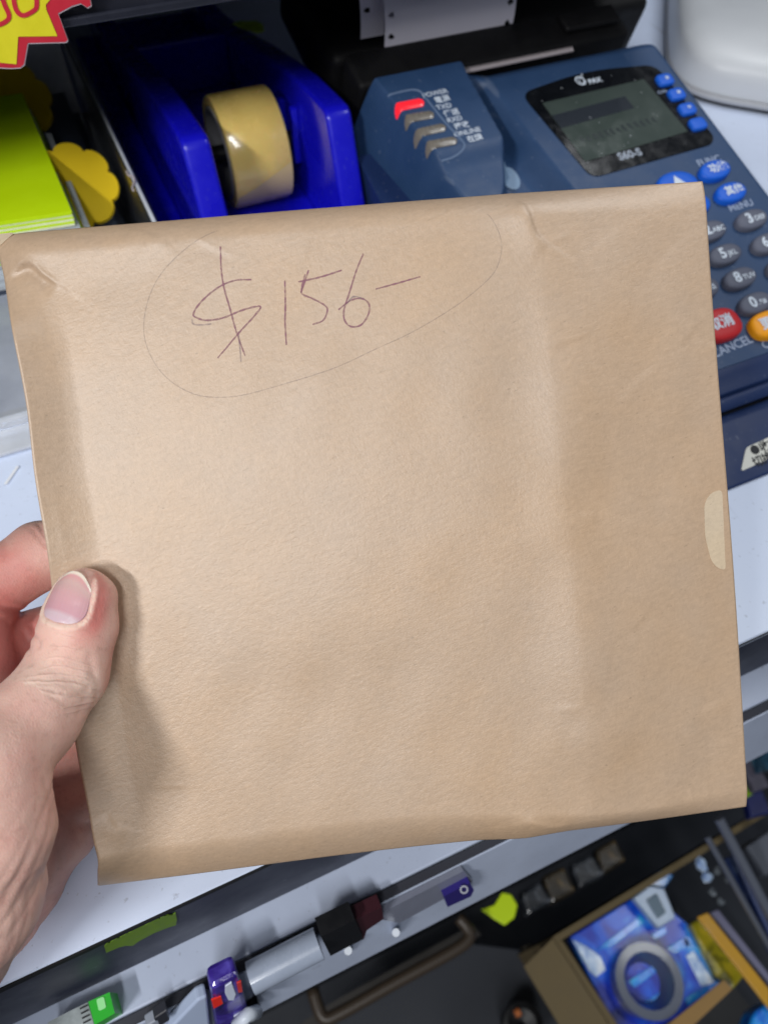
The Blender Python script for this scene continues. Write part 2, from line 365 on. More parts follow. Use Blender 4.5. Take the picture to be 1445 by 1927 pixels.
def paper_mat(name, rgb, fibre=1.0):
    m = mat(name, rgb, .43, 1.0); nt = m.node_tree; b = bsdf(m); L = nt.links.new
    tc = nt.nodes.new('ShaderNodeTexCoord')
    def noise(scale, det, rough, sx=1, sy=1, rot=0):
        mp = nt.nodes.new('ShaderNodeMapping'); mp.inputs['Scale'].default_value = (sx, sy, 1); mp.inputs['Rotation'].default_value = (0, 0, rot)
        L(tc.outputs['Object'], mp.inputs['Vector'])
        n = nt.nodes.new('ShaderNodeTexNoise'); n.inputs['Scale'].default_value = scale; n.inputs['Detail'].default_value = det; n.inputs['Roughness'].default_value = rough
        L(mp.outputs[0], n.inputs['Vector']); return n
    big = noise(26, 5, .6); fib = noise(640, 4, .8, .40, 1.5, .30); fib2 = noise(760, 4, .75, 1.2, .6, -.5); cl = noise(130, 4, .7)
    def rng(n, lo, hi, a=.3, c=.7):
        r = nt.nodes.new('ShaderNodeMapRange'); r.inputs[1].default_value = a; r.inputs[2].default_value = c; r.inputs[3].default_value = lo; r.inputs[4].default_value = hi
        L(n.outputs['Fac'], r.inputs[0]); return r.outputs[0]
    def mul(a, c):
        x = nt.nodes.new('ShaderNodeMath'); x.operation = 'MULTIPLY'; L(a, x.inputs[0]); L(c, x.inputs[1]); return x.outputs[0]
    val = mul(mul(rng(big, .975, 1.025), rng(fib, 1 - .075 * fibre, 1 + .075 * fibre)), mul(rng(fib2, 1 - .05 * fibre, 1 + .05 * fibre), rng(cl, .985, 1.015)))
    sp = noise(900, 1, .4, .5, 1.6, .7); spk = rng(sp, 1, .80, .74, .80); val = mul(val, spk)
    h = nt.nodes.new('ShaderNodeHueSaturation'); h.inputs['Color'].default_value = lin(rgb) + (1,)
    L(val, h.inputs['Value'])
    sat = rng(big, .93, 1.08); L(sat, h.inputs['Saturation']); L(h.outputs[0], b.inputs['Base Color'])
    ad = nt.nodes.new('ShaderNodeMath'); ad.operation = 'ADD'; L(fib.outputs['Fac'], ad.inputs[0]); L(fib2.outputs['Fac'], ad.inputs[1])
    bp = nt.nodes.new('ShaderNodeBump'); bp.inputs['Strength'].default_value = .38 * fibre; bp.inputs['Distance'].default_value = .00035
    L(ad.outputs[0], bp.inputs['Height']); L(bp.outputs[0], b.inputs['Normal'])
    return m
M_kraft = paper_mat('kraft_paper', (181, 155, 129))
env = thing('envelope', 'brown kraft paper envelope with a handwritten price circled in pen, held in the hand', 'envelope', ENV_Q[3])
obj('paper_sleeve', np.vstack([Vf, Vb]), np.vstack([Ff, Fb, Fs]), M_kraft, env, smooth=True)
# the flap edge at the right, its light painted as a paler tone, a torn scrap at the top left corner
def env_sheet(name, pix, lift, m, n=14, thick=.25):
    pl = round_poly([euv(*p, h=3) for p in pix], 2.0, 4); c = np.mean(pl, 0); P2 = []; Fc = []
    rings = [c + (np.array(pl) - c) * k for k in (.001, .35, .7, 1)]; N = len(pl)
    A = np.vstack(rings); hh = env_front(np.clip(A[:, 0], 0, EW), np.clip(A[:, 1], 0, EH)) + lift
    Vt = ew(A[:, 0], A[:, 1], hh); Vu = ew(A[:, 0], A[:, 1], hh - thick)
    K = len(A)
    for r in range(3):
        for i in range(N):
            a, b = r * N + i, r * N + (i + 1) % N
            Fc += [[a, a + N, b + N, b], [K + a, K + b, K + b + N, K + a + N]]
    for i in range(N):
        a, b = 3 * N + i, 3 * N + (i + 1) % N; Fc.append([a, K + a, K + b, b])
    return obj(name, np.vstack([Vt, Vu]), Fc, m, env, autosm=50)
M_kraft2 = paper_mat('pale_kraft_paper', (200, 181, 155), .8)
env_sheet('flap_edge', [(1362, 920), (1338, 928), (1325, 948), (1326, 1010), (1338, 1056), (1352, 1070), (1368, 1074)], .16, M_kraft2, thick=.1)
tag(env_sheet('corner_tab', [(-22, 436), (18, 434), (22, 438), (2, 462), (-20, 470)], .4, M_kraft2), 'pale torn paper corner')
# handwriting: ribbons of ink lying on the paper
def ink_mat(name, rgb, cover, sc):
    m = bpy.data.materials.new(name); m.use_nodes = True; nt = m.node_tree; b = bsdf(m); b.inputs['Base Color'].default_value = lin(rgb) + (1,); b.inputs['Roughness'].default_value = .6
    tc = nt.nodes.new('ShaderNodeTexCoord'); n = nt.nodes.new('ShaderNodeTexNoise'); n.inputs['Scale'].default_value = sc; n.inputs['Detail'].default_value = 3
    nt.links.new(tc.outputs['Object'], n.inputs['Vector'])
    r = nt.nodes.new('ShaderNodeMapRange'); r.inputs[1].default_value = .35; r.inputs[2].default_value = .62; r.inputs[3].default_value = cover * .45; r.inputs[4].default_value = cover
    nt.links.new(n.outputs['Fac'], r.inputs[0]); nt.links.new(r.outputs[0], b.inputs['Alpha']); return m
M_ink = ink_mat('purple_pen_ink', (142, 92, 108), .74, 900); M_ink2 = ink_mat('faint_pen_ink', (128, 112, 128), .42, 1000); M_ink3 = ink_mat('grey_blue_pen_ink', (126, 116, 122), .25, 700)
def stroke(name, pix, wid, m, zoomed=True, lift=.06):
    P2 = [((x / 1.9267 + 250, y / 1.9267 + 400) if zoomed else (x, y)) for x, y in pix]
    pts = cat_rom([euv(*p, h=8.6) for p in P2], .35)
    pts = pts[(pts[:, 1] > .6)]
    t = np.gradient(pts, axis=0); t /= np.linalg.norm(t, axis=1)[:, None] + 1e-9; nn = np.stack([-t[:, 1], t[:, 0]], 1)
    k = len(pts); ww = wid * (.75 + .25 * np.sin(np.linspace(.2, 3.0, k))) * (1 + .15 * np.sin(np.arange(k) * .9))
    A = np.vstack([pts + nn * ww[:, None] / 2, pts, pts - nn * ww[:, None] / 2])
    V = ew(A[:, 0], A[:, 1], env_front(A[:, 0], A[:, 1]) + lift)
    Fc = [[r * k + i, r * k + i + 1, (r + 1) * k + i + 1, (r + 1) * k + i] for r in range(2) for i in range(k - 1)]
    return V, [f[::-1] for f in Fc]
def writing(name, strokes, m, wid):
    o = obj(name, *join([stroke(name, s, wid, m, lift=.06 + .012 * i) for i, s in enumerate(strokes)]), m, env); return o
writing('dollar_sign', [[(318, 122), (320, 200), (330, 270), (350, 340), (375, 430), (408, 520)],
    [(430, 242), (370, 245), (310, 270), (250, 320), (220, 365), (232, 381), (270, 390), (330, 380), (400, 352), (462, 340), (440, 375), (390, 430), (340, 490), (308, 527)]], M_ink, .54)
writing('numeral', [[(551, 245), (553, 330), (552, 400), (557, 480)]], M_ink, .54)
writing('numeral', [[(637, 207), (620, 260), (612, 292), (650, 310), (695, 335), (705, 355), (690, 390), (652, 405)], [(600, 250), (680, 232), (757, 208)], [(625, 222), (614, 262), (610, 290)]], M_ink, .52)
writing('numeral', [[(836, 147), (810, 210), (785, 290), (765, 355), (770, 395), (795, 414), (830, 405), (855, 365), (855, 330), (830, 312), (790, 318), (745, 352)]], M_ink, .52)
writing('pen_dash', [[(880, 277), (950, 258), (1042, 232)]], M_ink, .5)
for q in ([(215, 385), (218, 402), (240, 407), (285, 403)], [(383, 430), (390, 500), (393, 542)], [(775, 330), (800, 305), (838, 312)]): writing('pen_ghost_line', [q], M_ink2, .5)
writing('pen_circle', [[(470, 8), (425, 22), (320, 55), (210, 115), (110, 210), (60, 300), (40, 400), (50, 480), (90, 560), (150, 620), (230, 660), (310, 670), (400, 662), (520, 630), (720, 568), (880, 495), (1010, 435), (1150, 352), (1240, 285), (1310, 215), (1336, 140), (1330, 80), (1300, 20), (1270, -12)]], M_ink3, .30)
# ------------------------------------------------------------------ tape dispenser
PROF = [(.348, .0), (.355, .018), (.361, .039), (.371, .0605), (.3805, .083), (.3850, .0855), (.400, .0845), (.430, .0815), (.462, .0757), (.510, .066), (.573, .0510), (.630, .0400), (.690, .0330), (.722, .0260), (.730, .0)]
disp = thing('tape_dispenser', 'glossy blue plastic tape dispenser with two tall side walls holding a roll of tape', 'tape dispenser', (.108, .45, 0))
def wall(x0, x1, dy=0, shave=0):
    return bevelled(*prism([(x0, y + dy, z) for y, z in PROF], (x1 - x0, 0, 0)), .0028, 4, 30)
obj('side_wall', *wall(.0605, .0755), M_blue, disp, autosm=35)
obj('side_wall', *wall(.1400, .1549), M_blue, disp, autosm=35)
obj('base_plate', *bevelled(*box((.0756, .36, .001), (.1399, .72, .012)), .001, 2), M_blue, disp)
obj('base_flange', *bevelled(*box((.046, .385, .0005), (.0604, .715, .008)), .002, 2), M_blue, disp)
obj('back_web', *bevelled(*box((.0756, .585, .0121), (.1399, .591, .046)), .001, 2), M_blue, disp)
def lathe_x(cx, cy, cz, prof, n=48, a0=0):
    V = []; Fc = []; k = len(prof)
    for i in range(n):
        a = 2 * math.pi * i / n
        for x, r in prof: V.append((cx + x, cy + r * math.cos(a), cz + r * math.sin(a)))
    for i in range(n):
        for j in range(k):
            Fc.append([i * k + j, i * k + (j + 1) % k, ((i + 1) % n) * k + (j + 1) % k, ((i + 1) % n) * k + j])
    return V, Fc
obj('axle', *lathe_x(.0756, .44, .042, [(0, .0005), (0, .005), (.0643, .005), (.0643, .0005)], 24), M_black, disp, autosm=40)
for k, (y, z) in enumerate([(.428, .066), (.452, .060)]):   # clip ribs on the inner face of the right wall
    obj('wall_rib', *bevelled(*box((.1355, y, z - .034), (.1399, y + .005, z)), .001, 2), M_blue, disp)
roll = thing('tape_roll', 'roll of yellowish clear packing tape in the blue dispenser', 'tape', (.106, .44, .010))
M_tape = mat('yellow_packing_tape', (232, 202, 116), .22, .6, vary=.07, vscale=60, coat=.6, sss=.35)
prof = [(.0005, .0262), (.0, .0266), (.0, .0312), (.0012, .032), (.0348, .032), (.036, .0312), (.036, .0266), (.0355, .0262)]
obj('tape_winding', *lathe_x(.0915, .44, .042, prof, 96), M_tape, roll, autosm=40)
M_core = mat('grey_core', (120, 120, 122), .5, .4, vary=.1)
obj('tape_core', *lathe_x(.0910, .44, .042, [(0, .0240), (0, .0260), (.037, .0260), (.037, .0240)], 48), M_core, roll, autosm=40)
obj('core_hub', *lathe_x(.0917, .44, .042, [(0.010, .0052), (0.010, .0238), (.03, .0238), (.03, .0052)], 40), M_black, roll, autosm=40)
# loose lifted end of the tape, a translucent wedge on the front of the roll
tapeend = []
for i in range(13):
    a = math.radians(8 - 46 * i / 12); tapeend.append((.44 - .0323 * math.cos(a), .042 + .0323 * math.sin(a) ))
V = []; Fc = []
for i, (y, z) in enumerate(tapeend):
    x0 = .0920 + max(0, .034 * (1 - i / 8.0)) ; V += [(x0, y, z), (.1270, y, z)] if i else [(x0, y, z), (.1270, y, z)]
for i in range(12): Fc.append([2 * i, 2 * i + 1, 2 * i + 3, 2 * i + 2])
obj('tape_end', V, Fc, mat('tape_end_film', (206, 182, 128), .3, .5, coat=.4), roll, smooth=True)
gs = [(438, 45), (452, 40), (466, 41), (482, 40), (495, 46), (497, 58), (484, 62), (472, 58), (458, 54)]
o = obj('tape_scrap', *prism([at(x, y, .0545) for x, y in gs], (0, 0, .0008)), mat('green_tape', (190, 222, 70), .6, .3, vary=.25, vscale=200)); tag(o, 'small torn scrap of green tape stuck on the back of the blue dispenser', 'tape scrap')
# ------------------------------------------------------------------ card terminal
TA = math.radians(17); TN = np.array([0, -math.sin(TA), math.cos(TA)]); TEY = np.array([0, math.cos(TA), math.sin(TA)]); TEX = np.array([1., 0, 0])
TO = at(1415, 410, .045)
def tw(u, v, h):
    u, v, h = np.broadcast_arrays(np.asarray(u, float), v, h)
    return TO + (u[..., None] * TEX + v[..., None] * TEY + h[..., None] * TN) * .001
def tuv(px, py, h=0):
    p = on_plane(px, py, TO + TN * h * .001, TN) - TO; return np.array([p[0], p.dot(TEY)]) * 1000
term = thing('card_terminal', 'slate blue card payment terminal with keypad, black framed screen and red lit lamp', 'card terminal', (TO[0] - .09, TO[1], 0))
LB0 = tuv(749, 201, 10); LB1 = tuv(808, 273, 10); LBS = (LB1[0] - LB0[0]) / (LB0[1] - LB1[1])
def uR(v): return 14.0 - (v - 126) * .073
def cover_h(U, V):
    h = np.zeros(U.shape)
    # left ridge carrying the indicator lamps
    rb = np.where(V > 84, -121.5, -121.5 - 17 * (1 - np.clip((V - 50) / 34, 0, 1) ** .6))    # right boundary of the ridge
    ridge = sstep(5.5, -2.5, U - rb)
    top = 10 - 5.0 * sstep(84, 70, V) - 3.0 * sstep(74, 36, V)
    pb = -110.5 + (132 - V) * .165                                                             # left boundary of the screen panel
    pan = sstep(-11, 5, U - pb)
    slot = (1 - ridge) * (1 - pan)
    endcap = sstep(136, 128, V)
    h = h + ridge * top - (12 + 6 * sstep(78, 98, V)) * slot * endcap
    # left flank falls away below the ridge
    lb = LB0[0] + (LB0[1] - V) * LBS
    h = h - np.minimum(62, 4.2 * np.maximum(0, np.sqrt(np.clip(lb - U + 1.2, 0, 60) ** 2 + 9.0) - 3.0))
    h = h - 3.5 * np.clip(1 - (uR(V) - U) / 5.0, 0, 1) ** 2                                    # rounded right edge
    h = h - 4.0 * np.clip(1 - (138 - V) / 7.0, 0, 1) ** 2 * sstep(-120, -100, U)
    return h
nu, nv = 240, 250
vv = np.linspace(-78, 138.5, nv); ss = np.linspace(0, 1, nu)
VV, SS = np.meshgrid(vv, ss, indexing='ij')
cr = 7 - np.sqrt(np.maximum(0, 49 - np.clip(VV - 131.5, 0, 7) ** 2))                           # rounded far right corner
UL = LB0[0] + (LB0[1] - VV) * LBS - 16; SS = np.where(SS < .38, SS / .38 * .26, .26 + (SS - .38) / .62 * .74); UU = UL + SS * (uR(VV) - cr - UL)
TV = tw(UU, VV, cover_h(UU, VV)).reshape(-1, 3); K = nu * nv
idx = np.arange(K).reshape(nv, nu)
Fq = np.stack([idx[:-1, :-1], idx[:-1, 1:], idx[1:, 1:], idx[1:, :-1]], -1).reshape(-1, 4)
ring = np.concatenate([idx[0, :], idx[1:, -1], idx[-1, -2::-1], idx[-2:0:-1, 0]]); N = len(ring)
low = TV[ring].copy(); low[:, 2] = np.minimum(.006, low[:, 2] - .001)
low[:len(idx[0]), 2] = TV[ring][:len(idx[0]), 2] - .003
Fk = [[ring[(i + 1) % N], ring[i], K + i, K + (i + 1) % N] for i in range(N)]
obj('upper_shell', np.vstack([TV, low]), list(Fq) + Fk, M_tbody, term, autosm=50)
# base: wider, darker, slopes down to the counter in front
def yb(px, py, z): return at(px, py, z)
bx0, bx1 = TO[0] - .190, TO[0] + .030
bp = [(.1276, .0005), (.1282, .0020), (.1335, .0034), (.1500, .0088), (.1585, .0102), (.1605, .0098), (.1660, .0088), (.20, .017), (.30, .038), (.380, .058), (.385, .02), (.385, .0005)]
obj('base', *bevelled(*prism([(bx0, y, z) for y, z in bp], (bx1 - bx0, 0, 0)), .0009, 3, 12), M_tbase, term, autosm=40)
lipx1 = TO[0] + .0278
lip = [(.1830, .0219), (.1790, .0196), (.1740, .0170), (.1714, .0161), (.1708, .0132), (.1694, .0132), (.1690, .0171), (.1670, .0173), (.1640, .0156), (.1627, .0138), (.1645, .0112), (.1835, .0120)]
obj('front_lip', *bevelled(*prism([(bx0 + .004, y, z) for y, z in lip], (lipx1 - bx0 - .004, 0, 0)), .0006, 2, 30), M_tbase, term, autosm=40)  # the base's darker plastic puts the lip's shade into its colour
obj('base_gasket', *box((bx0 + .006, .1632, .0093), (lipx1 - .002, .1760, .0110)), M_black, term)  # black strip standing in for the shaded gap under the lip
# printer lid (black) with the serrated tear bar
def lidbox(u0, u1, v0, v1, h0, h1, bev, name, m):
    P4 = [tw(u0, v0, h0), tw(u1, v0, h0), tw(u1, v1, h0), tw(u0, v1, h0)]
    obj(name, *bevelled(*prism(P4, TN * (h1 - h0) * .001), bev, 3), m, term, autosm=40)
lidbox(-182, -2, 142.5, 168, -28, 2.5, .003, 'printer_lid', M_matte)
lidbox(-186, 34, 171, 262, -46, -4, .006, 'printer_back', M_matte)  # black block stretched to cover the dark area behind the terminal
lidbox(-46, -8, 150, 163, 2.6, 7, .0015, 'lid_latch', M_matte)
V = []; Fc = []
n = 60
parts = []
for i in range(n):
    u0 = -144.4 + 99.4 * i / n; u1 = u0 + 99.4 / n
    a, b, c = tw(u0, 139.6, 1.4), tw(u1, 139.6, 1.4), tw((u0 + u1) / 2, 141.9, 2.2)
    parts.append(prism([tw(u0 + .2, 139.2, 1.2), tw(u1 - .2, 139.2, 1.2), tw(u1 - .2, 140.4, 1.5), c, tw(u0 + .2, 140.4, 1.5)], -TN * .0008))
obj('tear_bar', *join(parts), mat('pale_steel', (166, 158, 162), .45, .5), term)
# screen
bez = round_poly([(-92, 117.5), (-45, 123.8), (1.5, 117.5), (9, 58), (4.5, 53.2), (-79.5, 51)], [8, 60, 8, 4, 4, 7], 8)
M_bezel = mat('black_gloss_bezel', (15, 17, 21), .16, .5, vary=.3, vscale=120)
obj('screen_bezel', *prism([tw(p[0], p[1], .45) for p in bez][::-1], -TN * .002), M_bezel, term)
lcd = [(-82.8, 107.3), (-12.1, 108.5), (-5.5, 65.6), (-78.1, 62.3)]
M_lcd = mat('lcd_glass', (62, 72, 68), .12, .5, vary=.07, vscale=60, coat=.6)
scr = obj('display', *prism([tw(p[0], p[1], .75) for p in lcd], -TN * .001), M_lcd, term)
def lerp4(s, t, h=.82):
    a = np.array(lcd[0]) * (1 - s) + np.array(lcd[1]) * s; b = np.array(lcd[3]) * (1 - s) + np.array(lcd[2]) * s; p = a * (1 - t) + b * t; return tw(p[0], p[1], h)
M_lcdd = mat('lcd_dark_segments', (44, 49, 56), .14, .5, coat=.6)
obj('display_band', *prism([lerp4(.0, .22), lerp4(.72, .20), lerp4(.72, .42), lerp4(.0, .44)], -TN * .0001), M_lcdd, term)
parts = []
for r, (t0, t1) in enumerate([(.62, .74)]):
    for k in range(13):
        s0 = .08 + .058 * k + random.uniform(0, .01); parts.append(prism([lerp4(s0, t0 + random.uniform(0, .04)), lerp4(s0 + .03, t0 + random.uniform(0, .03)), lerp4(s0 + .034, t1), lerp4(s0, t1 - random.uniform(0, .04))], -TN * .0001))
obj('display_text', *join(parts), mat('lcd_faint_segments', (52, 60, 60), .14, .5, coat=.6), term)
def tlabel(name, txt, u, v, size, h=.12, m=None, parent=None, bold=.012, rot=0, base=None):
    V2, Fc = text_mesh(txt, size, bold * size); c, s_ = math.cos(rot), math.sin(rot)
    V = [tw(u + x * c - y * s_, v + x * s_ + y * c, h) for x, y, _ in V2]
    return obj(name, V, Fc, m or M_printw, parent or term)
lg = tuv(1185, 290, .5); tlabel('model_lettering', 'S60-S', lg[0], lg[1], 7.0, .55, mat('grey_print', (150, 160, 175), .5), bold=.03)
lp = tuv(1107, 152, .5); tlabel('logo_lettering', 'PAX', lp[0] + 4.2, lp[1] - .6, 4.6, .55, bold=.05)
# swirl emblem: two interlocked rings
parts = []
lp2 = tuv(1093, 151, .5)
for k, (dx, dy, rx, ry, ro) in enumerate([(-.3, 0, 2.9, 3.6, .5), (.5, .1, 1.7, 3.4, -.35), (2.8, 4.2, .55, .55, 0)]):
    A = []; B = []
    for i in range(24):
        a = 2 * math.pi * i / 24; 
        for q, sc_ in ((A, 1.0), (B, .72 if k < 2 else .05)):
            x, y = rx * sc_ * math.cos(a), ry * sc_ * math.sin(a); q.append(tw(lp2[0] + dx + x * math.cos(ro) - y * math.sin(ro), lp2[1] + dy + x * math.sin(ro) + y * math.cos(ro), .55 + .02 * k))
    parts.append((A + B, [[i, (i + 1) % 24, 24 + (i + 1) % 24, 24 + i] for i in range(24)]))
obj('logo_emblem', *join(parts), M_printw, term)
parts = []
for k in range(26):
    u_, v_ = random.uniform(-88, -5), random.uniform(57, 117); r = random.uniform(.15, .5)
    parts.append(prism([tw(u_ + r * math.cos(a), v_ + r * .7 * math.sin(a), .92) for a in (0, 1.2, 2.5, 3.8, 5.1)], -TN * .0001))
o = obj('dust_specks', *join(parts), mat('dust', (170, 175, 180), .8), term); o['kind'] = 'stuff'
# keys
def key(name, u, v, rx, ry, h, m, legend=None, lsize=5, shape=2.0, sub=None, rot=0.0, sub_size=3.4, lx=0, legend_m=None, lean=0):
    n = 36; rings = [(1.0, -1.5), (1.0, h * .55), (.95, h * .82), (.86, h * .96), (.6, h * 1.02), (.01, h * 1.05)]; V = []; Fc = []
    for s_, z in rings:
        for i in range(n):
            a = 2 * math.pi * i / n; ca, sa = math.cos(a), math.sin(a)
            x = rx * s_ * math.copysign(abs(ca) ** (2 / shape), ca); y = ry * s_ * math.copysign(abs(sa) ** (2 / shape), sa)
            y += lean * x * (1 - 0)
            V.append(tw(u + x * math.cos(rot) - y * math.sin(rot), v + x * math.sin(rot) + y * math.cos(rot), z))
    for r in range(len(rings) - 1):
        for i in range(n): Fc.append([r * n + i, r * n + (i + 1) % n, (r + 1) * n + (i + 1) % n, (r + 1) * n + i])
    Fc.append(list(range((len(rings) - 1) * n, len(rings) * n)))
    k = obj(name, V, Fc, m, term, autosm=60)
    if legend:
        P = []
        V2, F2 = text_mesh(legend, lsize, .03 * lsize); P.append(([tw(u + lx + x, v + y, h * 1.07 + .12) for x, y, _ in V2], F2))
        if sub:
            V2, F2 = text_mesh(sub, sub_size, .02 * sub_size, 'LEFT'); P.append(([tw(u + lx + lsize * .34 + x, v - lsize * .12 + y, h * 1.07 + .12) for x, y, _ in V2], F2))
        obj('key_legend', *join(P), legend_m or M_printw, k)
    return k
M_kgrey = mat('grey_rubber_key', (92, 96, 112), .55, .35, bump=.06, bscale=2000); M_kblue = mat('blue_rubber_key', (20, 92, 205), .5, .4, bump=.05, bscale=2000)
M_kred = mat('red_rubber_key', (190, 38, 44), .5, .4, bump=.05, bscale=2000); M_kyel = mat('amber_rubber_key', (240, 158, 14), .5, .4, bump=.05, bscale=2000)
KH = 4.0
def kp(px, py): return tuv(px, py, KH)
for (txt, sub, px, py) in [('3', 'DEF', 1417, 409), ('2', 'ABC', 1338, 431), ('5', 'JKL', 1367, 475), ('6', 'MNO', 1447, 454), ('8', 'TUV', 1395, 520), ('9', 'WXY', 1476, 498), ('0', '.*#', 1424, 567)]:
    u, v = kp(px, py); key('number_key', u, v, 10.8, 6.0, KH, M_kgrey, txt, 8.6, 2.15, sub, lx=-2.6, lean=.06, sub_size=4.2)
for txt, sub, du_, dv_ in [('1', 'QZ', -26.5, 0), ('4', 'GHI', -26.5, 0), ('7', 'PRS', -25.0, .2)]:
    base = {'1': (1338, 431), '4': (1367, 475), '7': (1395, 520)}[txt]; u, v = kp(*base); key('number_key', u + du_, v + dv_, 10.8, 6.0, KH, M_kgrey, txt, 8.6, 2.15, sub, lx=-2.6, lean=.06, sub_size=4.2)
u, v = kp(1348, 316); key('function_key', u, v, 10.6, 6.4, KH, M_kblue, '功能', 6.4, 2.1, lx=1.2, lean=.05)
u, v = kp(1378, 358); key('function_key', u, v, 10.4, 6.4, KH, M_kblue, '其他', 6.2, 2.1, lx=1.2, lean=.05)
u, v = kp(1278, 345); ak = key('arrow_key', u, v, 13.5, 9.5, KH, M_kblue, None, shape=2.1)
obj('key_arrow', *prism([tw(u - 4.5, v - 2.5, KH * 1.08 + .1), tw(u + 4.8, v - 2.5, KH * 1.08 + .1), tw(u - .6, v + 5.8, KH * 1.08 + .1)], -TN * .00008), M_printw, ak)
u, v = kp(1303, 382); ak = key('arrow_key', u, v, 12.5, 7.5, KH, M_kblue, None, shape=2.1)
obj('key_arrow', *prism([tw(u - 4.5, v + 2.5, KH * 1.08 + .1), tw(u + .4, v - 4.2, KH * 1.08 + .1), tw(u + 4.8, v + 2.5, KH * 1.08 + .1)], -TN * .00008), M_printw, ak)
u, v = kp(1358, 608); key('cancel_key', u, v, 12.2, 9.2, KH + .6, M_kred, '取消', 7.6, 2.6, lx=-.8)
u, v = kp(1452, 607); key('clear_key', u, v, 12.4, 7.8, KH + .6, M_kyel, '更正', 7.4, 2.5, lx=-.5)
u += 28; key('enter_key', u, v + 1, 12.2, 9.2, KH + .6, mat('green_rubber_key', (40, 150, 70), .5), '確認', 7.0, 2.6)
for i, (px, py) in enumerate([(1252, 148), (1274, 175), (1294, 203), (1314, 231)]):
    u, v = tuv(px, py, 2.0); key('screen_key', u, v, 5.6, 4.3, 2.6, M_kblue, ['≡', '≡', '=', None][i], 4.4, 3.6, lx=.8)
M_greyp = mat('pale_grey_print', (150, 164, 190), .5)
for txt, px, py, sz, r in [('FUNC', 1334, 302, 6.2, 0), ('MENU', 1394, 386, 6.2, 0), ('CANCEL', 1377, 652, 7.0, .06), ('CLEAR', 1461, 640, 6.6, .06)]:
    p = tuv(px, py, .1); tlabel('key_caption', txt, p[0], p[1], sz, .12, M_greyp, bold=.015, rot=r)
p = tuv(1246, 172, .5); tlabel('key_caption', 'CHN', p[0], p[1], 3.0, .55, M_greyp)
# indicator lamps on the ridge: a lens folding over the left edge
def ridge_pt(u, v, lift):
    return tw(u, v, float(cover_h(np.array([[u]]), np.array([[v]]))[0, 0]) + lift)
lens_dark = mat('smoky_lens', (118, 112, 104), .25, .5, coat=.4, vary=.1, vscale=200)
lens_red = mat('lit_red_lens', (235, 40, 52), .3, .5, coat=.4, emit=(255, 30, 45), estr=.55)
LEDV = [115.4, 105.6, 96.4, 87.4]
for i, (pr, pb_, pt_) in enumerate([((796, 192), (750, 201), (754, 223)), ((815, 215), (768, 223), (773, 245)), ((837, 239), (787, 250), (794, 270)), ((858, 264), (808, 273), (815, 297))]):
    hh = 10
    a_ = tuv(*pr, hh); b_ = tuv(*pb_, hh); dirn = (b_ - a_) / np.linalg.norm(b_ - a_); nrm = np.array([-dirn[1], dirn[0]]); L_ = np.linalg.norm(b_ - a_)
    V = []; Fc = []; hw = 2.6; m6 = 6
    path = [0, .5, 1.4, 3, L_ * .4, L_ * .6, L_ * .8, L_ - .6, L_ + .3, L_ + .8, L_ + 1.2, L_ + 1.6]
    for j, d in enumerate(path):
        k_ = hw * (.45 if j == 0 else .75 if j == 1 else 1.0) * (1.0 if j < 9 else [1, .9, .5][j - 9])
        for q, (dv_, lf) in enumerate([(-1, -.9), (-1, .55), (-.65, .95), (.65, .95), (1, .55), (1, -.9)]):
            c_ = a_ + dirn * d + nrm * dv_ * k_ + np.array([0, -.35 * max(0, j - 8)])
            V.append(ridge_pt(c_[0], c_[1], lf))
    for j in range(len(path) - 1):
        for q in range(5): Fc.append([j * m6 + q, j * m6 + q + 1, (j + 1) * m6 + q + 1, (j + 1) * m6 + q])
    Fc.append(list(range(6))); Fc.append(list(range((len(path) - 1) * 6, len(path) * 6))[::-1])
    o = obj('indicator_lamp', V, Fc, lens_red if i == 0 else lens_dark, term, autosm=45)
    if i == 0: tag(o, 'glowing red indicator lamp')
# raised outline around the lamps
path = [(730, 178), (762, 170), (780, 168), (792, 172), (800, 182), (840, 232), (868, 262), (874, 274), (866, 284), (850, 292), (832, 297)]
path = cat_rom([tuv(x, y, 10) for x, y in path], 1.2)
obj('lamp_surround', *tube([ridge_pt(p[0], p[1], -.2) for p in path], .0007, 6), mat('pale_blue_trim', (92, 112, 142), .5), term, smooth=True)
for (a, b, px, py) in [('POWER', '電源', 825, 181), ('TXD', '傳送', 842, 206), ('RXD', '接收', 862, 230), ('ONLINE', '在線', 886, 254)]:
    p = tuv(px, py, 10)
    V2, F2 = text_mesh(a, 4.4, .05); A = ([ridge_pt(p[0] - 1.0 + x, p[1] + 2.5 + y, .18) for x, y, _ in V2], F2)
    V2, F2 = text_mesh(b, 4.6, .08); B = ([ridge_pt(p[0] + 1.2 + x, p[1] - 2.5 + y, .18) for x, y, _ in V2], F2)
    obj('lamp_caption', *join([A, B]), M_printw, term)
# round pale sticker on the slot wall
p = tuv(958, 335, -12)
V = []; 
for i in range(32):
    a = 2 * math.pi * i / 32; V.append(np.array([p[0] + 5.6 * math.cos(a), p[1] + 8.5 * math.sin(a)]))
V3 = [tw(q[0], q[1], float(cover_h(np.array([[q[0]]]), np.array([[q[1]]]))[0, 0]) + .5) for q in V]
V3m = [np.array(q) - TN * .0003 for q in V3]
cen = tw(p[0], p[1], float(cover_h(np.array([[p[0]]]), np.array([[p[1]]]))[0, 0]) + .5)
obj('round_sticker', V3 + [cen], [[i, (i + 1) % 32, 32] for i in range(32)], mat('pale_blue_sticker', (120, 146, 174), .5, vary=.08, vscale=300), term)
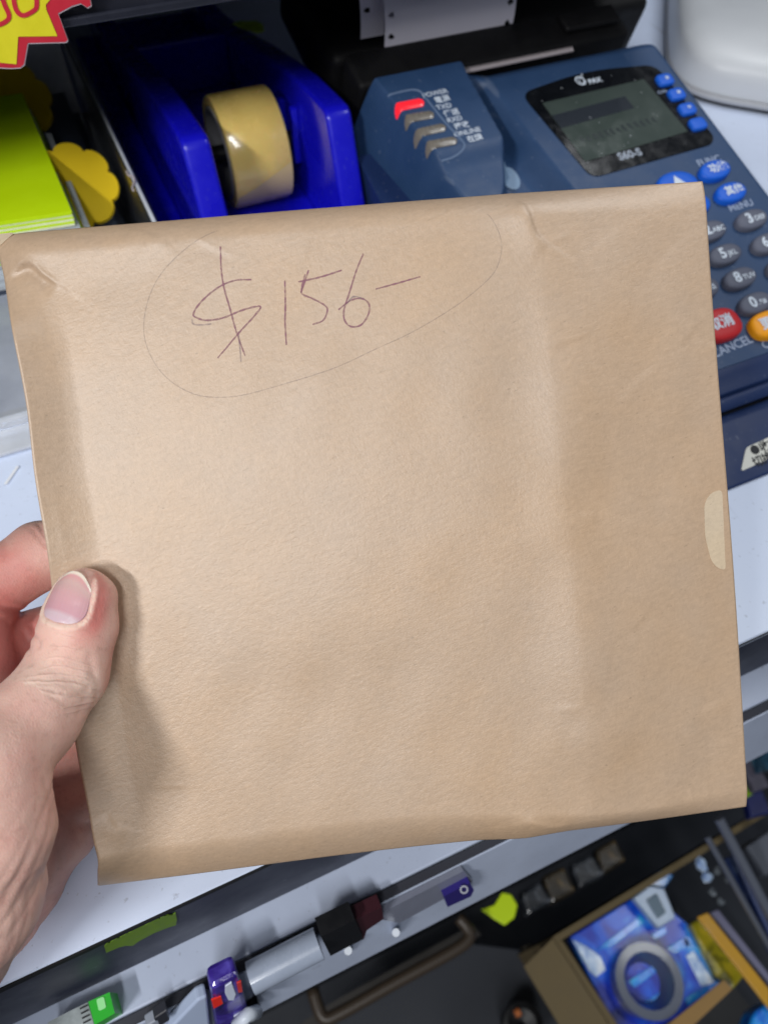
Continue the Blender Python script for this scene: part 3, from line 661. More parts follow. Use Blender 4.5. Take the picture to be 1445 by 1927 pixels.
# handwritten white label on the front of the base
lc = [(1402, 845), (1452, 822), (1520, 792), (1500, 842), (1448, 868), (1396, 886)]
fn = np.array([0, -.0165 + .0125, 0]); a0 = np.array([0, .1500, .0088]); a1 = np.array([0, .1335, .0034]); fdir = (a0 - a1); fdir /= np.linalg.norm(fdir); fnn = np.cross(np.array([1., 0, 0]), fdir)
fo = a0 + fnn * .0004
lab = round_poly([on_plane(x, y, fo, fnn) for x, y in [(1404, 842), (1520, 790), (1508, 836), (1394, 887)]], .0022, 5)
M_lab = mat('white_paper_label', (214, 214, 206), .6, .3, vary=.03)
lb = obj('handwritten_label', *prism(lab, -fnn * .0003), M_lab, term)
def flat_text(txt, px, py, size, o_, n_, x_, y_, m, parent, name, bold=.02, lift=.0002):
    c = on_plane(px, py, o_, n_) + n_ * lift; V2, F2 = text_mesh(txt, size, bold * size)
    return obj(name, [c + x_ * x + y_ * y for x, y, _ in V2], F2, m, parent)
M_blackink = mat('black_marker', (30, 32, 36), .6)
flat_text('●收SOS', 1446, 838, .0062, fo, fnn, np.array([1., 0, 0]), fdir, M_blackink, lb, 'label_writing')
flat_text('切換機', 1444, 862, .0060, fo, fnn, np.array([1., 0, 0]), fdir, M_blackink, lb, 'label_writing')
# ------------------------------------------------------------------ receipt paper rising from the printer
M_receipt = mat('receipt_paper', (206, 204, 218), .55, .35, vary=.02, vscale=30)
def paper_curl(s, off=0.0):
    """arc length along the sheet (mm) -> (v, h) in the terminal's frame: leaves the slot and bends back"""
    v = 167 + .15 * s + .0058 * s * s; h = 2 + .92 * s - .0058 * s * s; return v + off, h
def curl_sheet(name, u0, u1, smax, off, holes, parent, notch):
    ns, nu_ = 60, 90; V = []; Fc = []; keep = {}
    sx = np.linspace(0, smax, ns); ux = np.linspace(u0, u1, nu_)
    for i, s in enumerate(sx):
        v, h = paper_curl(s, off)
        for u in ux:
            uu = u + (u - (u0 + u1) / 2) * (.0) - .04 * s * 0
            V.append(tw(uu, v, h))
    for i in range(ns - 1):
        for j in range(nu_ - 1):
            cu, cs = (ux[j] + ux[j + 1]) / 2, (sx[i] + sx[i + 1]) / 2
            if any((cu - a) ** 2 + (cs - b) ** 2 < 1.75 ** 2 for a, b in holes): continue
            Fc.append([i * nu_ + j, i * nu_ + j + 1, (i + 1) * nu_ + j + 1, (i + 1) * nu_ + j])
    return obj(name, V, Fc, M_receipt, parent, smooth=True)
rc = thing('receipt_paper', 'white receipt paper with punched edge holes coming out of the black printer', 'receipt', tw(-110, 168, 0))
ul = tuv(738, 116, 2)[0]; ur = tuv(977, 64, 2)[0]
hl = [(ul + 4, 5.5 + 12.7 * k) for k in range(6)] + [(ur - 4, 1 + 12.7 * k) for k in range(7)]
curl_sheet('front_sheet', ul, ur, 62, 0, hl, rc, 0)
curl_sheet('rear_sheet', ul - 11, ur - 12, 58, 9, [(ul - 7, 16 + 12.7 * k) for k in range(4)], rc, 0)
# ------------------------------------------------------------------ grey machine at the back right
M_greym = mat('light_grey_plastic', (208, 211, 215), .35, .4, vary=.03, vscale=10, bump=.1, bscale=1500)
mach = thing('grey_machine', 'light grey plastic machine with rounded corner behind the card terminal', 'machine', (.52, .47, 0))
out = cat_rom([at(x, y, .012) for x, y in [(1264, -60), (1260, 10), (1262, 88), (1278, 126), (1312, 152), (1365, 168), (1445, 182), (1640, 215)]], .006)
far = [at(1900, -60, .012), at(1500, -260, .012)]
poly = [np.array(p) for p in out] + [np.array(p) for p in far]; pc = np.mean(poly, 0)
V = []; Fc = []; N = len(poly)
for k_, z in [(1, .0075), (1, .012), (.994, .018), (.98, .0235), (.95, .028), (.88, .032), (.7, .036), (.4, .038), (.001, .0385)]:
    for p in poly: q = pc + (p - pc) * k_; V.append((q[0], q[1], z))
for r in range(8):
    for i in range(N): Fc.append([r * N + i, r * N + (i + 1) % N, (r + 1) * N + (i + 1) % N, (r + 1) * N + i])
obj('machine_lid', V, [f[::-1] for f in Fc], M_greym, mach, smooth=True)
pol2 = [pc + (p - pc) * 1.03 for p in poly]
for p in pol2: p[2] = .0072
obj('machine_flange', *bevelled(*prism(pol2, (0, 0, -.0045)), .0018, 3, 35), mat('grey_flange_plastic', (176, 178, 184), .45, .4, vary=.03), mach, autosm=40)
pol3 = [pc + (p - pc) * 1.0 for p in poly]
for p in pol3: p[2] = .0026
obj('machine_foot', *prism(pol3, (0, 0, -.0024)), M_black, mach)
# ------------------------------------------------------------------ shelf above the back of the counter, with a price star hung on its lip
shelf = thing('upper_shelf', 'dark shelf over the back of the counter, its glossy lip behind the yellow price star', 'shelf', (.3, .58, .14))
obj('shelf_board', *box((XL, .372, .1512), (.375, .80, .164)), M_dark, shelf)
M_lip = mat('dark_gloss_lip', (40, 42, 52), .2, .5, vary=.15, vscale=40)
obj('shelf_lip', *bevelled(*box((XL, .367, .150), (.375, .3715, .170)), .0012, 2), M_lip, shelf)
obj('lip_ridge', *bevelled(*box((XL, .3645, .150), (.375, .3668, .1535)), .0008, 2), M_lip, shelf)
SY = .3615
def sp(px, py, dy=0):
    d = ray(px, py); return CAM_C + d * ((SY - dy) / d[1])
star = thing('price_star', 'yellow starburst price sign with a red zigzag border and red outlined digits', 'price sign', sp(20, 100))
def card(name, pts, dy, th, m): return obj(name, *prism([sp(x, y, dy) for x, y in pts], (0, th, 0)), m, star)
outer = [(-90, -90), (230, -90), (200, -40), (168, -12), (171, 9), (164, 13), (152, 5), (135, 10), (109, 24), (127, 74), (123, 78), (52, 80), (45, 120), (38, 126), (20, 127), (0, 126), (-90, 108)]
cxm = (20, 20)
card('white_edge', [(x + (1.6 if x > 40 else 0.8), y + 1.8) for x, y in outer], 0, .0006, mat('white_card', (226, 214, 220), .5))
M_redp = mat('red_print', (205, 45, 62), .4, vary=.06, vscale=120)
card('red_border', outer, .0003, .0002, M_redp)
card('yellow_field', [(-90, -90), (150, -90), (118, -30), (86, 8), (87, 17), (108, 67), (34, 68), (31, 120), (0, 117), (-90, 98)], .0006, .0002, mat('yellow_print', (232, 222, 40), .4, vary=.05, vscale=90))
def sign_line(name, pts, wpx):
    P2 = cat_rom(pts, 3); t = np.gradient(P2, axis=0); t /= np.linalg.norm(t, axis=1)[:, None]; nn = np.stack([-t[:, 1], t[:, 0]], 1) * wpx / 2
    A = [sp(*p, .0009) for p in P2 + nn] + [sp(*p, .0009) for p in P2 - nn]; k = len(P2)
    obj(name, A, [[i, i + 1, k + i + 1, k + i] for i in range(k - 1)], M_redp, star)
sign_line('outlined_digit', [(30, -70), (24, -30), (26, 0), (32, 20), (44, 28), (62, 20), (69, 10), (66, -20), (58, -55), (30, -70)], 9)
sign_line('outlined_digit', [(-40, -50), (-30, -80), (-8, -60), (6, 0), (17, 28), (10, 40), (-10, 46), (-28, 30), (-40, -50)], 9)
# ------------------------------------------------------------------ clear bin with sticky notes
M_acr = clear_mat('clear_acrylic', (.93, .96, 1.0), .10, .06)
M_acr2 = clear_mat('scuffed_acrylic', (.5, .56, .68), .62, .15)
M_wall = clear_mat('milky_acrylic', (.7, .76, .88), .66, .2)
M_ramp = clear_mat('frosted_acrylic', (.42, .48, .6), .34, .2)
binr = thing('clear_bin', 'clear acrylic bin holding sticky note pads at the left of the counter', 'bin', (-.12, .44, 0))
obj('bin_floor', *box((-.34, .309, .0006), (.030, .60, .0036)), M_acr2, binr)
obj('bin_liner', *box((-.33, .40, .0038), (.026, .598, .0060)), mat('dark_liner', (84, 92, 108), .5, .4, vary=.15, vscale=40), binr)  # dark sheet added: shade on the bin floor put into colour
WT = [(.0265, .325, .0037), (.0265, .598, .0037), (.0245, .598, .062), (.0345, .345, .062)]
obj('bin_wall', *prism([(.030, .309, .0037), (.030, .60, .0037), (.0285, .60, .062), (.0335, .352, .062), (.031, .318, .03)], (.0028, 0, 0)), M_wall, binr)
obj('bin_wall', *box((-.34, .597, .0037), (.0275, .5995, .062)), M_acr2, binr)
obj('bin_rim', *tube([(.0318, .60, .0625), (.0349, .352, .0625), (.0328, .317, .030), (.0315, .3085, .004)], .0011, 8), M_acr2, binr, smooth=True)
obj('bin_front', *bevelled(*box((-.34, .3045, .0006), (.034, .3085, .0075)), .001, 2), M_acr2, binr)
obj('bin_ramp', *prism([(-.335, .3087, .0045), (.024, .3087, .0045), (.024, .3845, .0215), (-.335, .3845, .0215)], (0, .001, -.0022)), M_ramp, binr)
obj('front_flange', *bevelled(*box((-.36, .288, .0006), (.036, .3043, .0028)), .0006, 2), M_acr2, binr)
M_neon = mat('neon_yellow_paper', (205, 240, 8), .6, .3, vary=.02, vscale=40)
M_neon2 = mat('pale_green_edges', (190, 206, 120), .7, .2, vary=.2, vscale=700)
M_greyp2 = mat('grey_white_paper', (176, 182, 188), .7, .2, vary=.08, vscale=300)
M_edges = mat('page_edges', (236, 240, 206), .75, .2, vary=.10, vscale=400)
def pad(label, z0, z1, corners, m, bulge=0.0, sheets=0, medge=None):
    t = thing('sticky_note_pad', label, 'sticky notes', (np.mean([c[0] for c in corners]), np.mean([c[1] for c in corners]), z0), 'sticky note pads stacked in the clear bin')
    (xa, ya), (xb, yb_), (xc, yc), (xd, yd) = corners          # front-left, front-right, back-right, back-left
    n = 24; V = []; Fc = []
    k = sheets or 1
    for s_ in range(k):
        V = []; Fc = []
        za = z0 + (z1 - z0) * s_ / k + .00004; zb = z0 + (z1 - z0) * (s_ + 1) / k - .00012
        jx, jy = random.uniform(-.0004, .0004), random.uniform(-.0005, .0005)
        for i in range(n + 1):
            f_ = i / n; q = bulge * math.sin(f_ * 7.5 + .6) * (s_ + 1) / k
            lx, ly = xa + (xd - xa) * f_, ya + (yd - ya) * f_; rx_, ry_ = xb + (xc - xb) * f_, yb_ + (yc - yb_) * f_
            V += [(lx + jx, ly + jy, zb + q), (rx_ + jx, ry_ + jy, zb + q), (rx_ + jx, ry_ + jy, za + q * .92), (lx + jx, ly + jy, za + q * .92)]
        for i in range(n):
            a = 4 * i; b = a + 4
            Fc += [[a, a + 1, b + 1, b], [a + 1, a + 2, b + 2, b + 1], [a + 2, a + 3, b + 3, b + 2], [a + 3, a, b, b + 3]]
        Fc += [[3, 2, 1, 0], [4 * n, 4 * n + 1, 4 * n + 2, 4 * n + 3]]
        obj('note_sheets', V, Fc, m if (s_ == k - 1 or s_ % 2) else (medge or m), t)
    return t
cx_ = [(-.095, .396), (-.0022, .3845), (-.0066, .5190), (-.099, .528)]
def offs(d, e): return [(x + d, y + e) for x, y in cx_]
pad('bright neon yellow sticky note pad on top of the stack in the bin', .0520, .0600, cx_, M_neon, .0006, 7, M_edges)
pad('grey paper pad directly under the bright neon pad', .0470, .0512, offs(.0015, -.0015), M_greyp2, .0003, 3)
pad('thin lime pad between grey pads in the stack', .0435, .0464, offs(.0030, -.0020), M_neon, .0002, 3, M_edges)
pad('lower grey pad with pale green edges near the bottom of the stack', .0350, .0428, offs(.0035, -.0030), M_neon2, 0, 5, M_greyp2)
pad('white pad at the very bottom of the stack in the bin', .0225, .0344, offs(.0030, -.0040), mat('white_pad_paper', (186, 194, 200), .7, .2, vary=.06, vscale=200), 0, 5, M_greyp2)
obj('bin_step', *box((-.33, .386, .0062), (.020, .597, .0220)), mat('dark_step', (70, 78, 94), .5, .4, vary=.15, vscale=40), binr)
cd = [at(84, 250, .047), at(96, 250, .047), at(169, 426, .047), at(158, 426, .047)]
o = obj('paper_card', *prism(cd, (0, 0, -.0006)), M_greyp2); tag(o, 'narrow grey white card between the neon pad and the yellow flower notes', 'card')
def flower(label, px, py, z, r, tilt, rot, m, lobes=8):
    o_ = at(px, py, z); n_ = np.array([0, -math.sin(tilt), math.cos(tilt)]); ex = np.array([1., 0, 0]); ey = np.cross(n_, ex)
    out = []
    for k in range(lobes):
        for j in range(9):
            a = 2 * math.pi * (k + j / 9) / lobes; ph = (j / 9 - .5) * 2
            rr = r * (.815 + .185 * math.sqrt(max(0, 1 - ph * ph * .93)))
            out.append((rr * math.cos(a + rot), rr * math.sin(a + rot)))
    t = thing('flower_note_pad', label, 'sticky notes', o_, 'flower shaped sticky note pads')
    for s_ in range(4):
        h0, h1 = -.004 + s_ * .001, -.004 + s_ * .001 + .0009; j = random.uniform(-.0003, .0003)
        obj('note_sheets', *prism([o_ + ex * (x + j) + ey * y + n_ * h1 for x, y in out], -n_ * (h1 - h0)), m, t)
    return t
M_fy = mat('golden_yellow_paper', (206, 176, 14), .6, .3, vary=.03, vscale=60)
flower('golden yellow flower shaped note pad next to the narrow grey card', 138, 350, .045, .0248, math.radians(38), .2, M_fy)
flower('shaded olive yellow flower shaped note pad behind the neon pad', 18, 190, .045, .0262, math.radians(38), .5, M_fy)
fib = cat_rom([at(x, y, .064) for x, y in [(238, 322), (243, 330), (250, 331), (254, 340), (249, 352), (251, 358)]], .001)
tag(obj('lint_thread', *tube(fib, .0006, 6), mat('lint', (176, 166, 168), .9)), 'curled pale thread caught on the bin rim', 'thread')
sl = [at(x, y, .0004) for x, y in [(33, 878), (36, 880), (14, 912), (9, 912)]]
tag(obj('plastic_sliver', *prism(sl, (0, 0, .0008)), mat('white_sliver', (226, 228, 232), .5)), 'tiny white plastic sliver lying on the counter left of the envelope', 'sliver')
# ------------------------------------------------------------------ torn green tape on the counter front
gt = []
for i in range(24):
    f_ = i / 23; gt.append((196 + 134 * f_ + random.uniform(-1, 1), 1786 - 62 * f_ - (6 * math.sin(f_ * 3.1) + random.uniform(0, 5)) - 2))
gb = [(333, 1732), (331, 1742), (318, 1746), (290, 1757), (262, 1772), (250, 1781), (236, 1781), (224, 1784), (200, 1794)]
def apron(px, py, dy):
    d = ray(px, py); return CAM_C + d * ((YE + .001 - dy) / d[1])
o = obj('green_tape_strip', *prism([apron(x, y, .0006) for x, y in gt + gb], (0, .0004, 0)), mat('olive_green_tape', (98, 128, 38), .6, .3, vary=.22, vscale=240)); tag(o, 'torn strip of olive green tape stuck on the grey counter front', 'tape strip')
# ------------------------------------------------------------------ price rail fittings and goods below the counter
RN = np.array([0, -.0588, .0125]); RN /= np.linalg.norm(RN); RO = np.array([0, .0405, -.0832])
RD = np.array([0, -.0125, -.0588]); RD /= np.linalg.norm(RD)
def rp(px, py, lift=0):
    return on_plane(px, py, RO + RN * lift, RN)
def railcard(name, pts, lift, th, m, label, cat, group=None):
    o = obj(name, *prism([rp(x, y, lift) for x, y in pts], -RN * th), m); return tag(o, label, cat, group)
M_clear_rod = mat('milky_clear_plastic', (150, 160, 178), .25, .5, coat=.5, vary=.1, vscale=60)
o = obj('clear_tube', *tube([rp(472, 1842, .007), rp(600, 1776, .007)], .0065, 28), M_clear_rod, autosm=50); tag(o, 'milky clear plastic tube lying along the white price rail', 'tube')
railcard('black_clip', [(604, 1764), (668, 1732), (684, 1768), (622, 1800)], .008, .0079, M_black, 'black plastic clip on the price rail next to the clear tube', 'clip')
railcard('black_clip', [(664, 1734), (718, 1708), (722, 1730), (690, 1752), (684, 1770)], .006, .0058, mat('dark_maroon_plastic', (58, 26, 34), .4), 'dark maroon clip on the price rail right of the black clip', 'clip')
railcard('ticket_strip', [(700, 1728), (872, 1640), (890, 1660), (840, 1690), (752, 1738)], .003, .0028, mat('smoky_strip', (120, 124, 140), .3, .5, coat=.3, vary=.12, vscale=30), 'smoky plastic ticket strip along the white price rail', 'ticket strip')
pt = thing('price_tag', 'dark purple blue tag with a white ring mark on the price rail', 'price tag', rp(860, 1690, .002))
obj('tag_card', *prism([rp(x, y, .006) for x, y in [(835, 1688), (884, 1662), (892, 1676), (886, 1688), (842, 1708)]], -RN * .0058), mat('purple_blue_print', (40, 30, 110), .35, coat=.4), pt)
A = []
for i in range(24):
    a = 2 * math.pi * i / 24; A.append((873 + 8 * math.cos(a), 1675 + 8 * math.sin(a)))
A2 = [(873 + (x - 873) * .62, 1675 + (y - 1675) * .62) for x, y in A]
obj('ring_mark', [rp(x, y, .0064) for x, y in A + A2], [[i, (i + 1) % 24, 24 + (i + 1) % 24, 24 + i] for i in range(24)], mat('white_mark', (220, 222, 235), .4), pt)  # white ring paints a blurred highlight onto the tag
for i, (x, y) in enumerate([(655, 1790), (745, 1756)]):
    v, f = tube([rp(x, y, .0005), rp(x, y, .006)], [.0022, .0018], 12); o = obj('rail_rivet', v, f, mat('bright_clear_rivet', (215, 222, 232), .15, coat=.5), smooth=False)  # bright studs added to imitate glints on the rail
    tag(o, ['clear rivet on the price rail below the black clip', 'clear rivet on the price rail below the ticket strip'][i], 'rivet', 'clear rivets on the price rail')
# white-green pack on the ledge
gp = thing('green_white_pack', 'white pack with a bright green end leaning under the counter edge', 'pack', at(180, 1905, -.077))
obj('green_end', *prism([at(x, y, -.066) for x, y in [(166, 1886), (206, 1868), (216, 1908), (178, 1930)]], (0, 0, -.012)), mat('green_print', (40, 172, 44), .35, coat=.3), gp)
obj('white_body', *prism([at(x, y, -.067) for x, y in [(128, 1905), (165, 1887), (178, 1932), (140, 1955), (90, 1965), (90, 1925)]], (0, 0, -.010)), mat('white_film', (150, 158, 160), .3, vary=.25, vscale=160, coat=.4), gp)
obj('pack_emblem', *prism([at(x, y, -.0657) for x, y in round_poly([(181, 1882), (195, 1876), (200, 1897), (186, 1904)], 4)], (0, 0, -.0002)), mat('pale_green_print', (150, 226, 150), .4), gp)
for k in range(4):
    x0, y0 = 150 + 2 * k, 1898 + 9 * k; obj('print_line', *prism([at(x0 + a, y0 + b, -.0667) for a, b in [(0, 0), (14, -7), (15, -4), (1, 3)]], (0, 0, -.0002)), M_blackink, gp)
pk = thing('purple_pack', 'purple pouch with red patch and white lettering under the price rail', 'pouch', rp(430, 1890, 0))
def slab(name, pts, z, th, m, par): return obj(name, *bevelled(*prism([at(x, y, z) for x, y in pts], (0, 0, -th)), .0015, 2), m, par)
def rslab(name, pts, lift, th, m, par, bev=.0006): return obj(name, *bevelled(*prism([rp(x, y, lift) for x, y in pts], -RN * th), bev, 2), m, par)
rslab('pouch_body', [(396, 1862), (448, 1836), (464, 1888), (476, 1945), (412, 1965)], .009, .0086, print_mat('purple_film', [(24, 16, 70), (52, 32, 132), (96, 84, 190)], 90), pk, .002)
rslab('red_patch', [(398, 1884), (416, 1876), (420, 1890), (402, 1900)], .0094, .0008, mat('red_film', (226, 44, 30), .35), pk, .0002)
rslab('red_patch', [(446, 1852), (454, 1848), (457, 1868), (449, 1870)], .0094, .0008, mat('dark_red_film', (190, 40, 34), .35), pk, .0002)
rslab('white_letter', [(424, 1858), (436, 1850), (444, 1872), (440, 1884), (430, 1884), (424, 1872)], .0095, .0008, mat('white_letter_print', (196, 204, 222), .4), pk, .0002)
rslab('white_letter', [(440, 1915), (468, 1898), (472, 1908), (446, 1930)], .0095, .0008, mat('white_letter_print', (196, 204, 222), .4), pk, .0002)
o = obj('white_card', *bevelled(*prism([rp(x, y, .006) for x, y in [(318, 1940), (372, 1884), (390, 1876), (398, 1960), (330, 1990)]], -RN * .0056), .001, 2), mat('blue_white_card', (170, 184, 210), .5)); tag(o, 'pale blue white card standing left of the purple pouch', 'card')
o = obj('white_clip', *tube([rp(446, 1930, .0125), rp(466, 1912, .0125), rp(482, 1906, .009)], .003, 12), mat('white_clip_plastic', (200, 208, 220), .3), smooth=True); tag(o, 'small white plastic clip in front of the purple pouch', 'clip')
o = obj('black_tab', *bevelled(*prism([rp(x, y, .006) for x, y in [(462, 1918), (488, 1896), (494, 1906), (470, 1926)]], -RN * .0056), .0006, 2), M_black); tag(o, 'small black tab right of the purple pouch', 'tab')
for k, (x, y) in enumerate([(300, 1915), (285, 1930)]):
    o = obj('dark_clip', *bevelled(*prism([rp(x + a, y + b, .005) for a, b in [(-10, 4), (14, -12), (20, 6), (-4, 22)]], -RN * .0046), .0006, 2), [mat('grey_black_clip', (44, 46, 54), .4), mat('pale_grey_clip', (140, 146, 160), .4)][k]); tag(o, ['dark grey clip left of the pale blue white card', 'pale grey clip at the bottom edge left of the dark grey clip'][k], 'clip')
# dark bin with a brown wire handle below the rail
dr = thing('wire_basket', 'black basket with a brown wire loop handle below the price rail', 'basket', at(740, 1850, -0.5950))
obj('basket_wall', *prism([at(x, y, -0.5500) for x, y in [(520, 1960), (620, 1890), (890, 1740), (905, 1760), (640, 1905), (560, 1960)]], (0, 0, -.12)), mat('brown_black_plastic', (30, 26, 22), .5), dr)
hp_ = cat_rom([at(x, y, -0.4675) for x, y in [(588, 1862), (596, 1890), (610, 1918), (640, 1908), (740, 1852), (850, 1792), (880, 1770), (884, 1755), (872, 1738), (862, 1728)]], .004)
obj('wire_handle', *tube(hp_, .0054, 12), mat('brown_coated_wire', (60, 51, 42), .4, .5), dr, smooth=True)
o = obj('neon_tag', *bevelled(*prism([at(x, y, -0.5050) for x, y in [(905, 1712), (930, 1704), (945, 1680), (962, 1684), (974, 1704), (968, 1728), (950, 1742), (930, 1730)]], (0, 0, -.004)), .001, 2), mat('neon_tag_paper', (196, 226, 10), .5)); tag(o, 'neon yellow green paper tag hanging under the price rail', 'tag')
M_pk = [print_mat('smoky_packet', [(14, 16, 20), (46, 50, 56), (130, 136, 146)], 45), print_mat('tan_packet', [(20, 18, 16), (60, 54, 44), (146, 122, 80)], 40)]
for k, ((x, y), lab_) in enumerate(zip([(1000, 1690), (1045, 1665), (1095, 1640), (1140, 1612)], ['dim smoky packet right next to the neon paper tag', 'dim tan packet second from the neon paper tag', 'dim smoky packet between the two tan packets', 'dim tan packet farthest from the neon paper tag'])):
    z0 = -.55 - .004 * k
    o = obj('clear_packet', *bevelled(*prism([at(x + a + random.uniform(-4, 4), y + b + random.uniform(-4, 4), z0) for a, b in [(-24, -14), (20, -34), (42, 10), (-4, 36)]], (0, 0, -.02)), .004, 3), M_pk[k % 2]); tag(o, lab_, 'packet', 'packets hanging below the price rail')
# ------------------------------------------------------------------ open carton at the lower right with film-wrapped goods
M_card = mat('brown_cardboard', (104, 92, 68), .75, .2, vary=.06, vscale=50)
ctn = thing('carton', 'open brown cardboard carton holding blue wrapped packs below the counter', 'carton', at(1200, 1850, -0.7750))
zc = -0.5380
ca, cb = at(1040, 1764, zc), at(1335, 1585, zc); cc_ = at(1010, 1782, zc)
cdv = at(1150, 1927, zc) - at(1048, 1770, zc); cdv = cdv / np.linalg.norm(cdv)
cu_ = cb - ca; cu_ = cu_ / np.linalg.norm(cu_)
def cp(a, b, z): p = ca + cu_ * a + cdv * b; return np.array([p[0], p[1], z])
obj('carton_wall', *prism([cp(0, 0, zc), cp(.30, 0, zc), cp(.30, .006, zc), cp(0, .006, zc)], (0, 0, -.21)), M_card, ctn)
obj('carton_wall', *prism([cp(0, .0063, zc), cp(.006, .0063, zc), cp(.006, .26, zc), cp(0, .26, zc)], (0, 0, -.21)), M_card, ctn)
obj('carton_flap', *prism([cp(-.001, .001, zc + .001), cp(-.001, .26, zc + .001), cp(-.039, .26, zc - .018), cp(-.036, .009, zc - .018)], (0, 0, -.003)), M_card, ctn)
obj('carton_floor', *prism([cp(.004, .0042, -0.7450), cp(.20, .0042, -0.7450), cp(.20, .17, -0.7450), cp(.004, .17, -0.7450)], (0, 0, -.003)), M_black, ctn)
tan = [at(x, y, -0.5275) for x, y in [(1250, 1935), (1362, 1845), (1378, 1862), (1300, 1935), (1280, 1950)]]
obj('carton_flap', *prism(tan, (0, 0, -.003)), mat('tan_cardboard', (150, 120, 76), .7, .2, vary=.05), ctn)
M_bfilm = print_mat('royal_blue_film', [(8, 28, 110), (10, 46, 180), (14, 96, 228), (90, 180, 240)], 30, .35, .2)
M_sky = print_mat('sky_blue_print', [(18, 96, 214), (36, 146, 240), (60, 190, 244)], 60, .25, .5)
M_glint = print_mat('pale_crinkled_film', [(70, 120, 200), (190, 214, 244), (240, 246, 255)], 55, .15, .6)  # near-white tones paint glints into the film colour
bp_ = thing('blue_pack', 'flat blue wrapped pack with light blue diagonal stripes lying in the carton', 'pack', at(1220, 1790, -0.5800))
slab('pack_body', [(1072, 1764), (1196, 1688), (1262, 1712), (1300, 1745), (1362, 1845), (1290, 1905), (1200, 1960), (1155, 1935)], -0.5575, .018, M_bfilm, bp_)
for q in [[(1120, 1790), (1206, 1722), (1212, 1736), (1150, 1784)], [(1300, 1750), (1320, 1790), (1300, 1800), (1285, 1770)], [(1288, 1880), (1352, 1842), (1356, 1852), (1294, 1894)], [(1225, 1760), (1252, 1742), (1256, 1756), (1232, 1770)], [(1255, 1785), (1290, 1762), (1300, 1780), (1270, 1796)]]:
    slab('stripe', q, -0.5563, .0012, M_sky, bp_)
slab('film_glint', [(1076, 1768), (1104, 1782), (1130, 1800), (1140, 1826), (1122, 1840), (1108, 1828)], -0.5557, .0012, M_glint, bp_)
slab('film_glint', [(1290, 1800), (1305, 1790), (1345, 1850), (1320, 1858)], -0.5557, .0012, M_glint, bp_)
rt = thing('clear_tape_roll', 'roll of clear grey tape lying on the blue pack', 'tape', at(1222, 1845, -0.5575))
N = 48; V = []; Fc = []
o_ = at(1222, 1846, -0.5380)
for i in range(N):
    a = 2 * math.pi * i / N; c_, s_ = math.cos(a), math.sin(a)
    for r, z in [(.0233, -0.5380), (.0312, -0.5380), (.0312, -0.5575), (.0155, -0.5575)]: V.append((o_[0] + 1.02 * r * c_, o_[1] + r * 1.02 * s_, z))
for i in range(N):
    for j in range(4): Fc.append([4 * i + j, 4 * i + (j + 1) % 4, 4 * ((i + 1) % N) + (j + 1) % 4, 4 * ((i + 1) % N) + j])
obj('tape_winding', V, Fc, mat('grey_clear_tape', (78, 86, 104), .25, .5, coat=.5), rt, autosm=40)
for q in [[(1168, 1805), (1200, 1784), (1208, 1796), (1178, 1822)], [(1182, 1848), (1236, 1812), (1244, 1824), (1194, 1860)], [(1196, 1898), (1254, 1858), (1260, 1876), (1212, 1910)]]:
    slab('stripe', q, -0.5563, .0012, M_sky, bp_)
tg = thing('white_box_label', 'white box with a grey panel lying on top of the blue pack', 'box', at(1230, 1715, -0.5500))
slab('box_body', [(1192, 1690), (1222, 1668), (1250, 1672), (1272, 1728), (1240, 1748)], -0.5380, .012, mat('pale_blue_white_card', (150, 172, 200), .4, coat=.3, vary=.08), tg)
slab('grey_panel', [(1216, 1694), (1236, 1682), (1254, 1718), (1238, 1730)], -0.5357, .0014, mat('grey_print_panel', (104, 124, 140), .5), tg)
slab('pale_film', [(1212, 1660), (1245, 1636), (1268, 1648), (1250, 1672), (1222, 1668)], -0.5470, .006, mat('light_blue_film', (74, 128, 190), .2, coat=.5, vary=.2), tg)
yp = thing('yellow_pack', 'mottled yellow pack beside the blue pack in the carton', 'pack', at(1330, 1790, -0.5650))
slab('pack_body', [(1298, 1740), (1318, 1728), (1400, 1838), (1380, 1862), (1350, 1840)], -0.5470, .014, print_mat('mottled_yellow_film', [(50, 50, 24), (150, 142, 30), (190, 168, 40)], 75), yp)
yr = obj('yellow_ruler', *bevelled(*prism([at(x, y, -0.5275) for x, y in [(1312, 1726), (1332, 1718), (1470, 1890), (1470, 1930), (1440, 1890)]], (0, 0, -.004)), .001, 2), mat('ochre_yellow_plastic', (190, 142, 22), .4, vary=.08)); tag(yr, 'ochre yellow ruler standing along the mottled yellow pack', 'ruler')
o = obj('lavender_strip', *bevelled(*prism([at(x, y, -0.5380) for x, y in [(1336, 1718), (1352, 1712), (1460, 1850), (1470, 1880)]], (0, 0, -.006)), .001, 2), mat('lavender_card', (112, 112, 138), .5)); tag(o, 'lavender grey strip beside the ochre ruler', 'strip')
o = obj('blue_bag', *bevelled(*prism([at(x, y, -0.5350) for x, y in [(1420, 1905), (1450, 1885), (1500, 1930), (1440, 1970), (1405, 1950)]], (0, 0, -.03)), .004, 3), M_sky); tag(o, 'small blue bag at the lower right corner of the carton', 'bag')
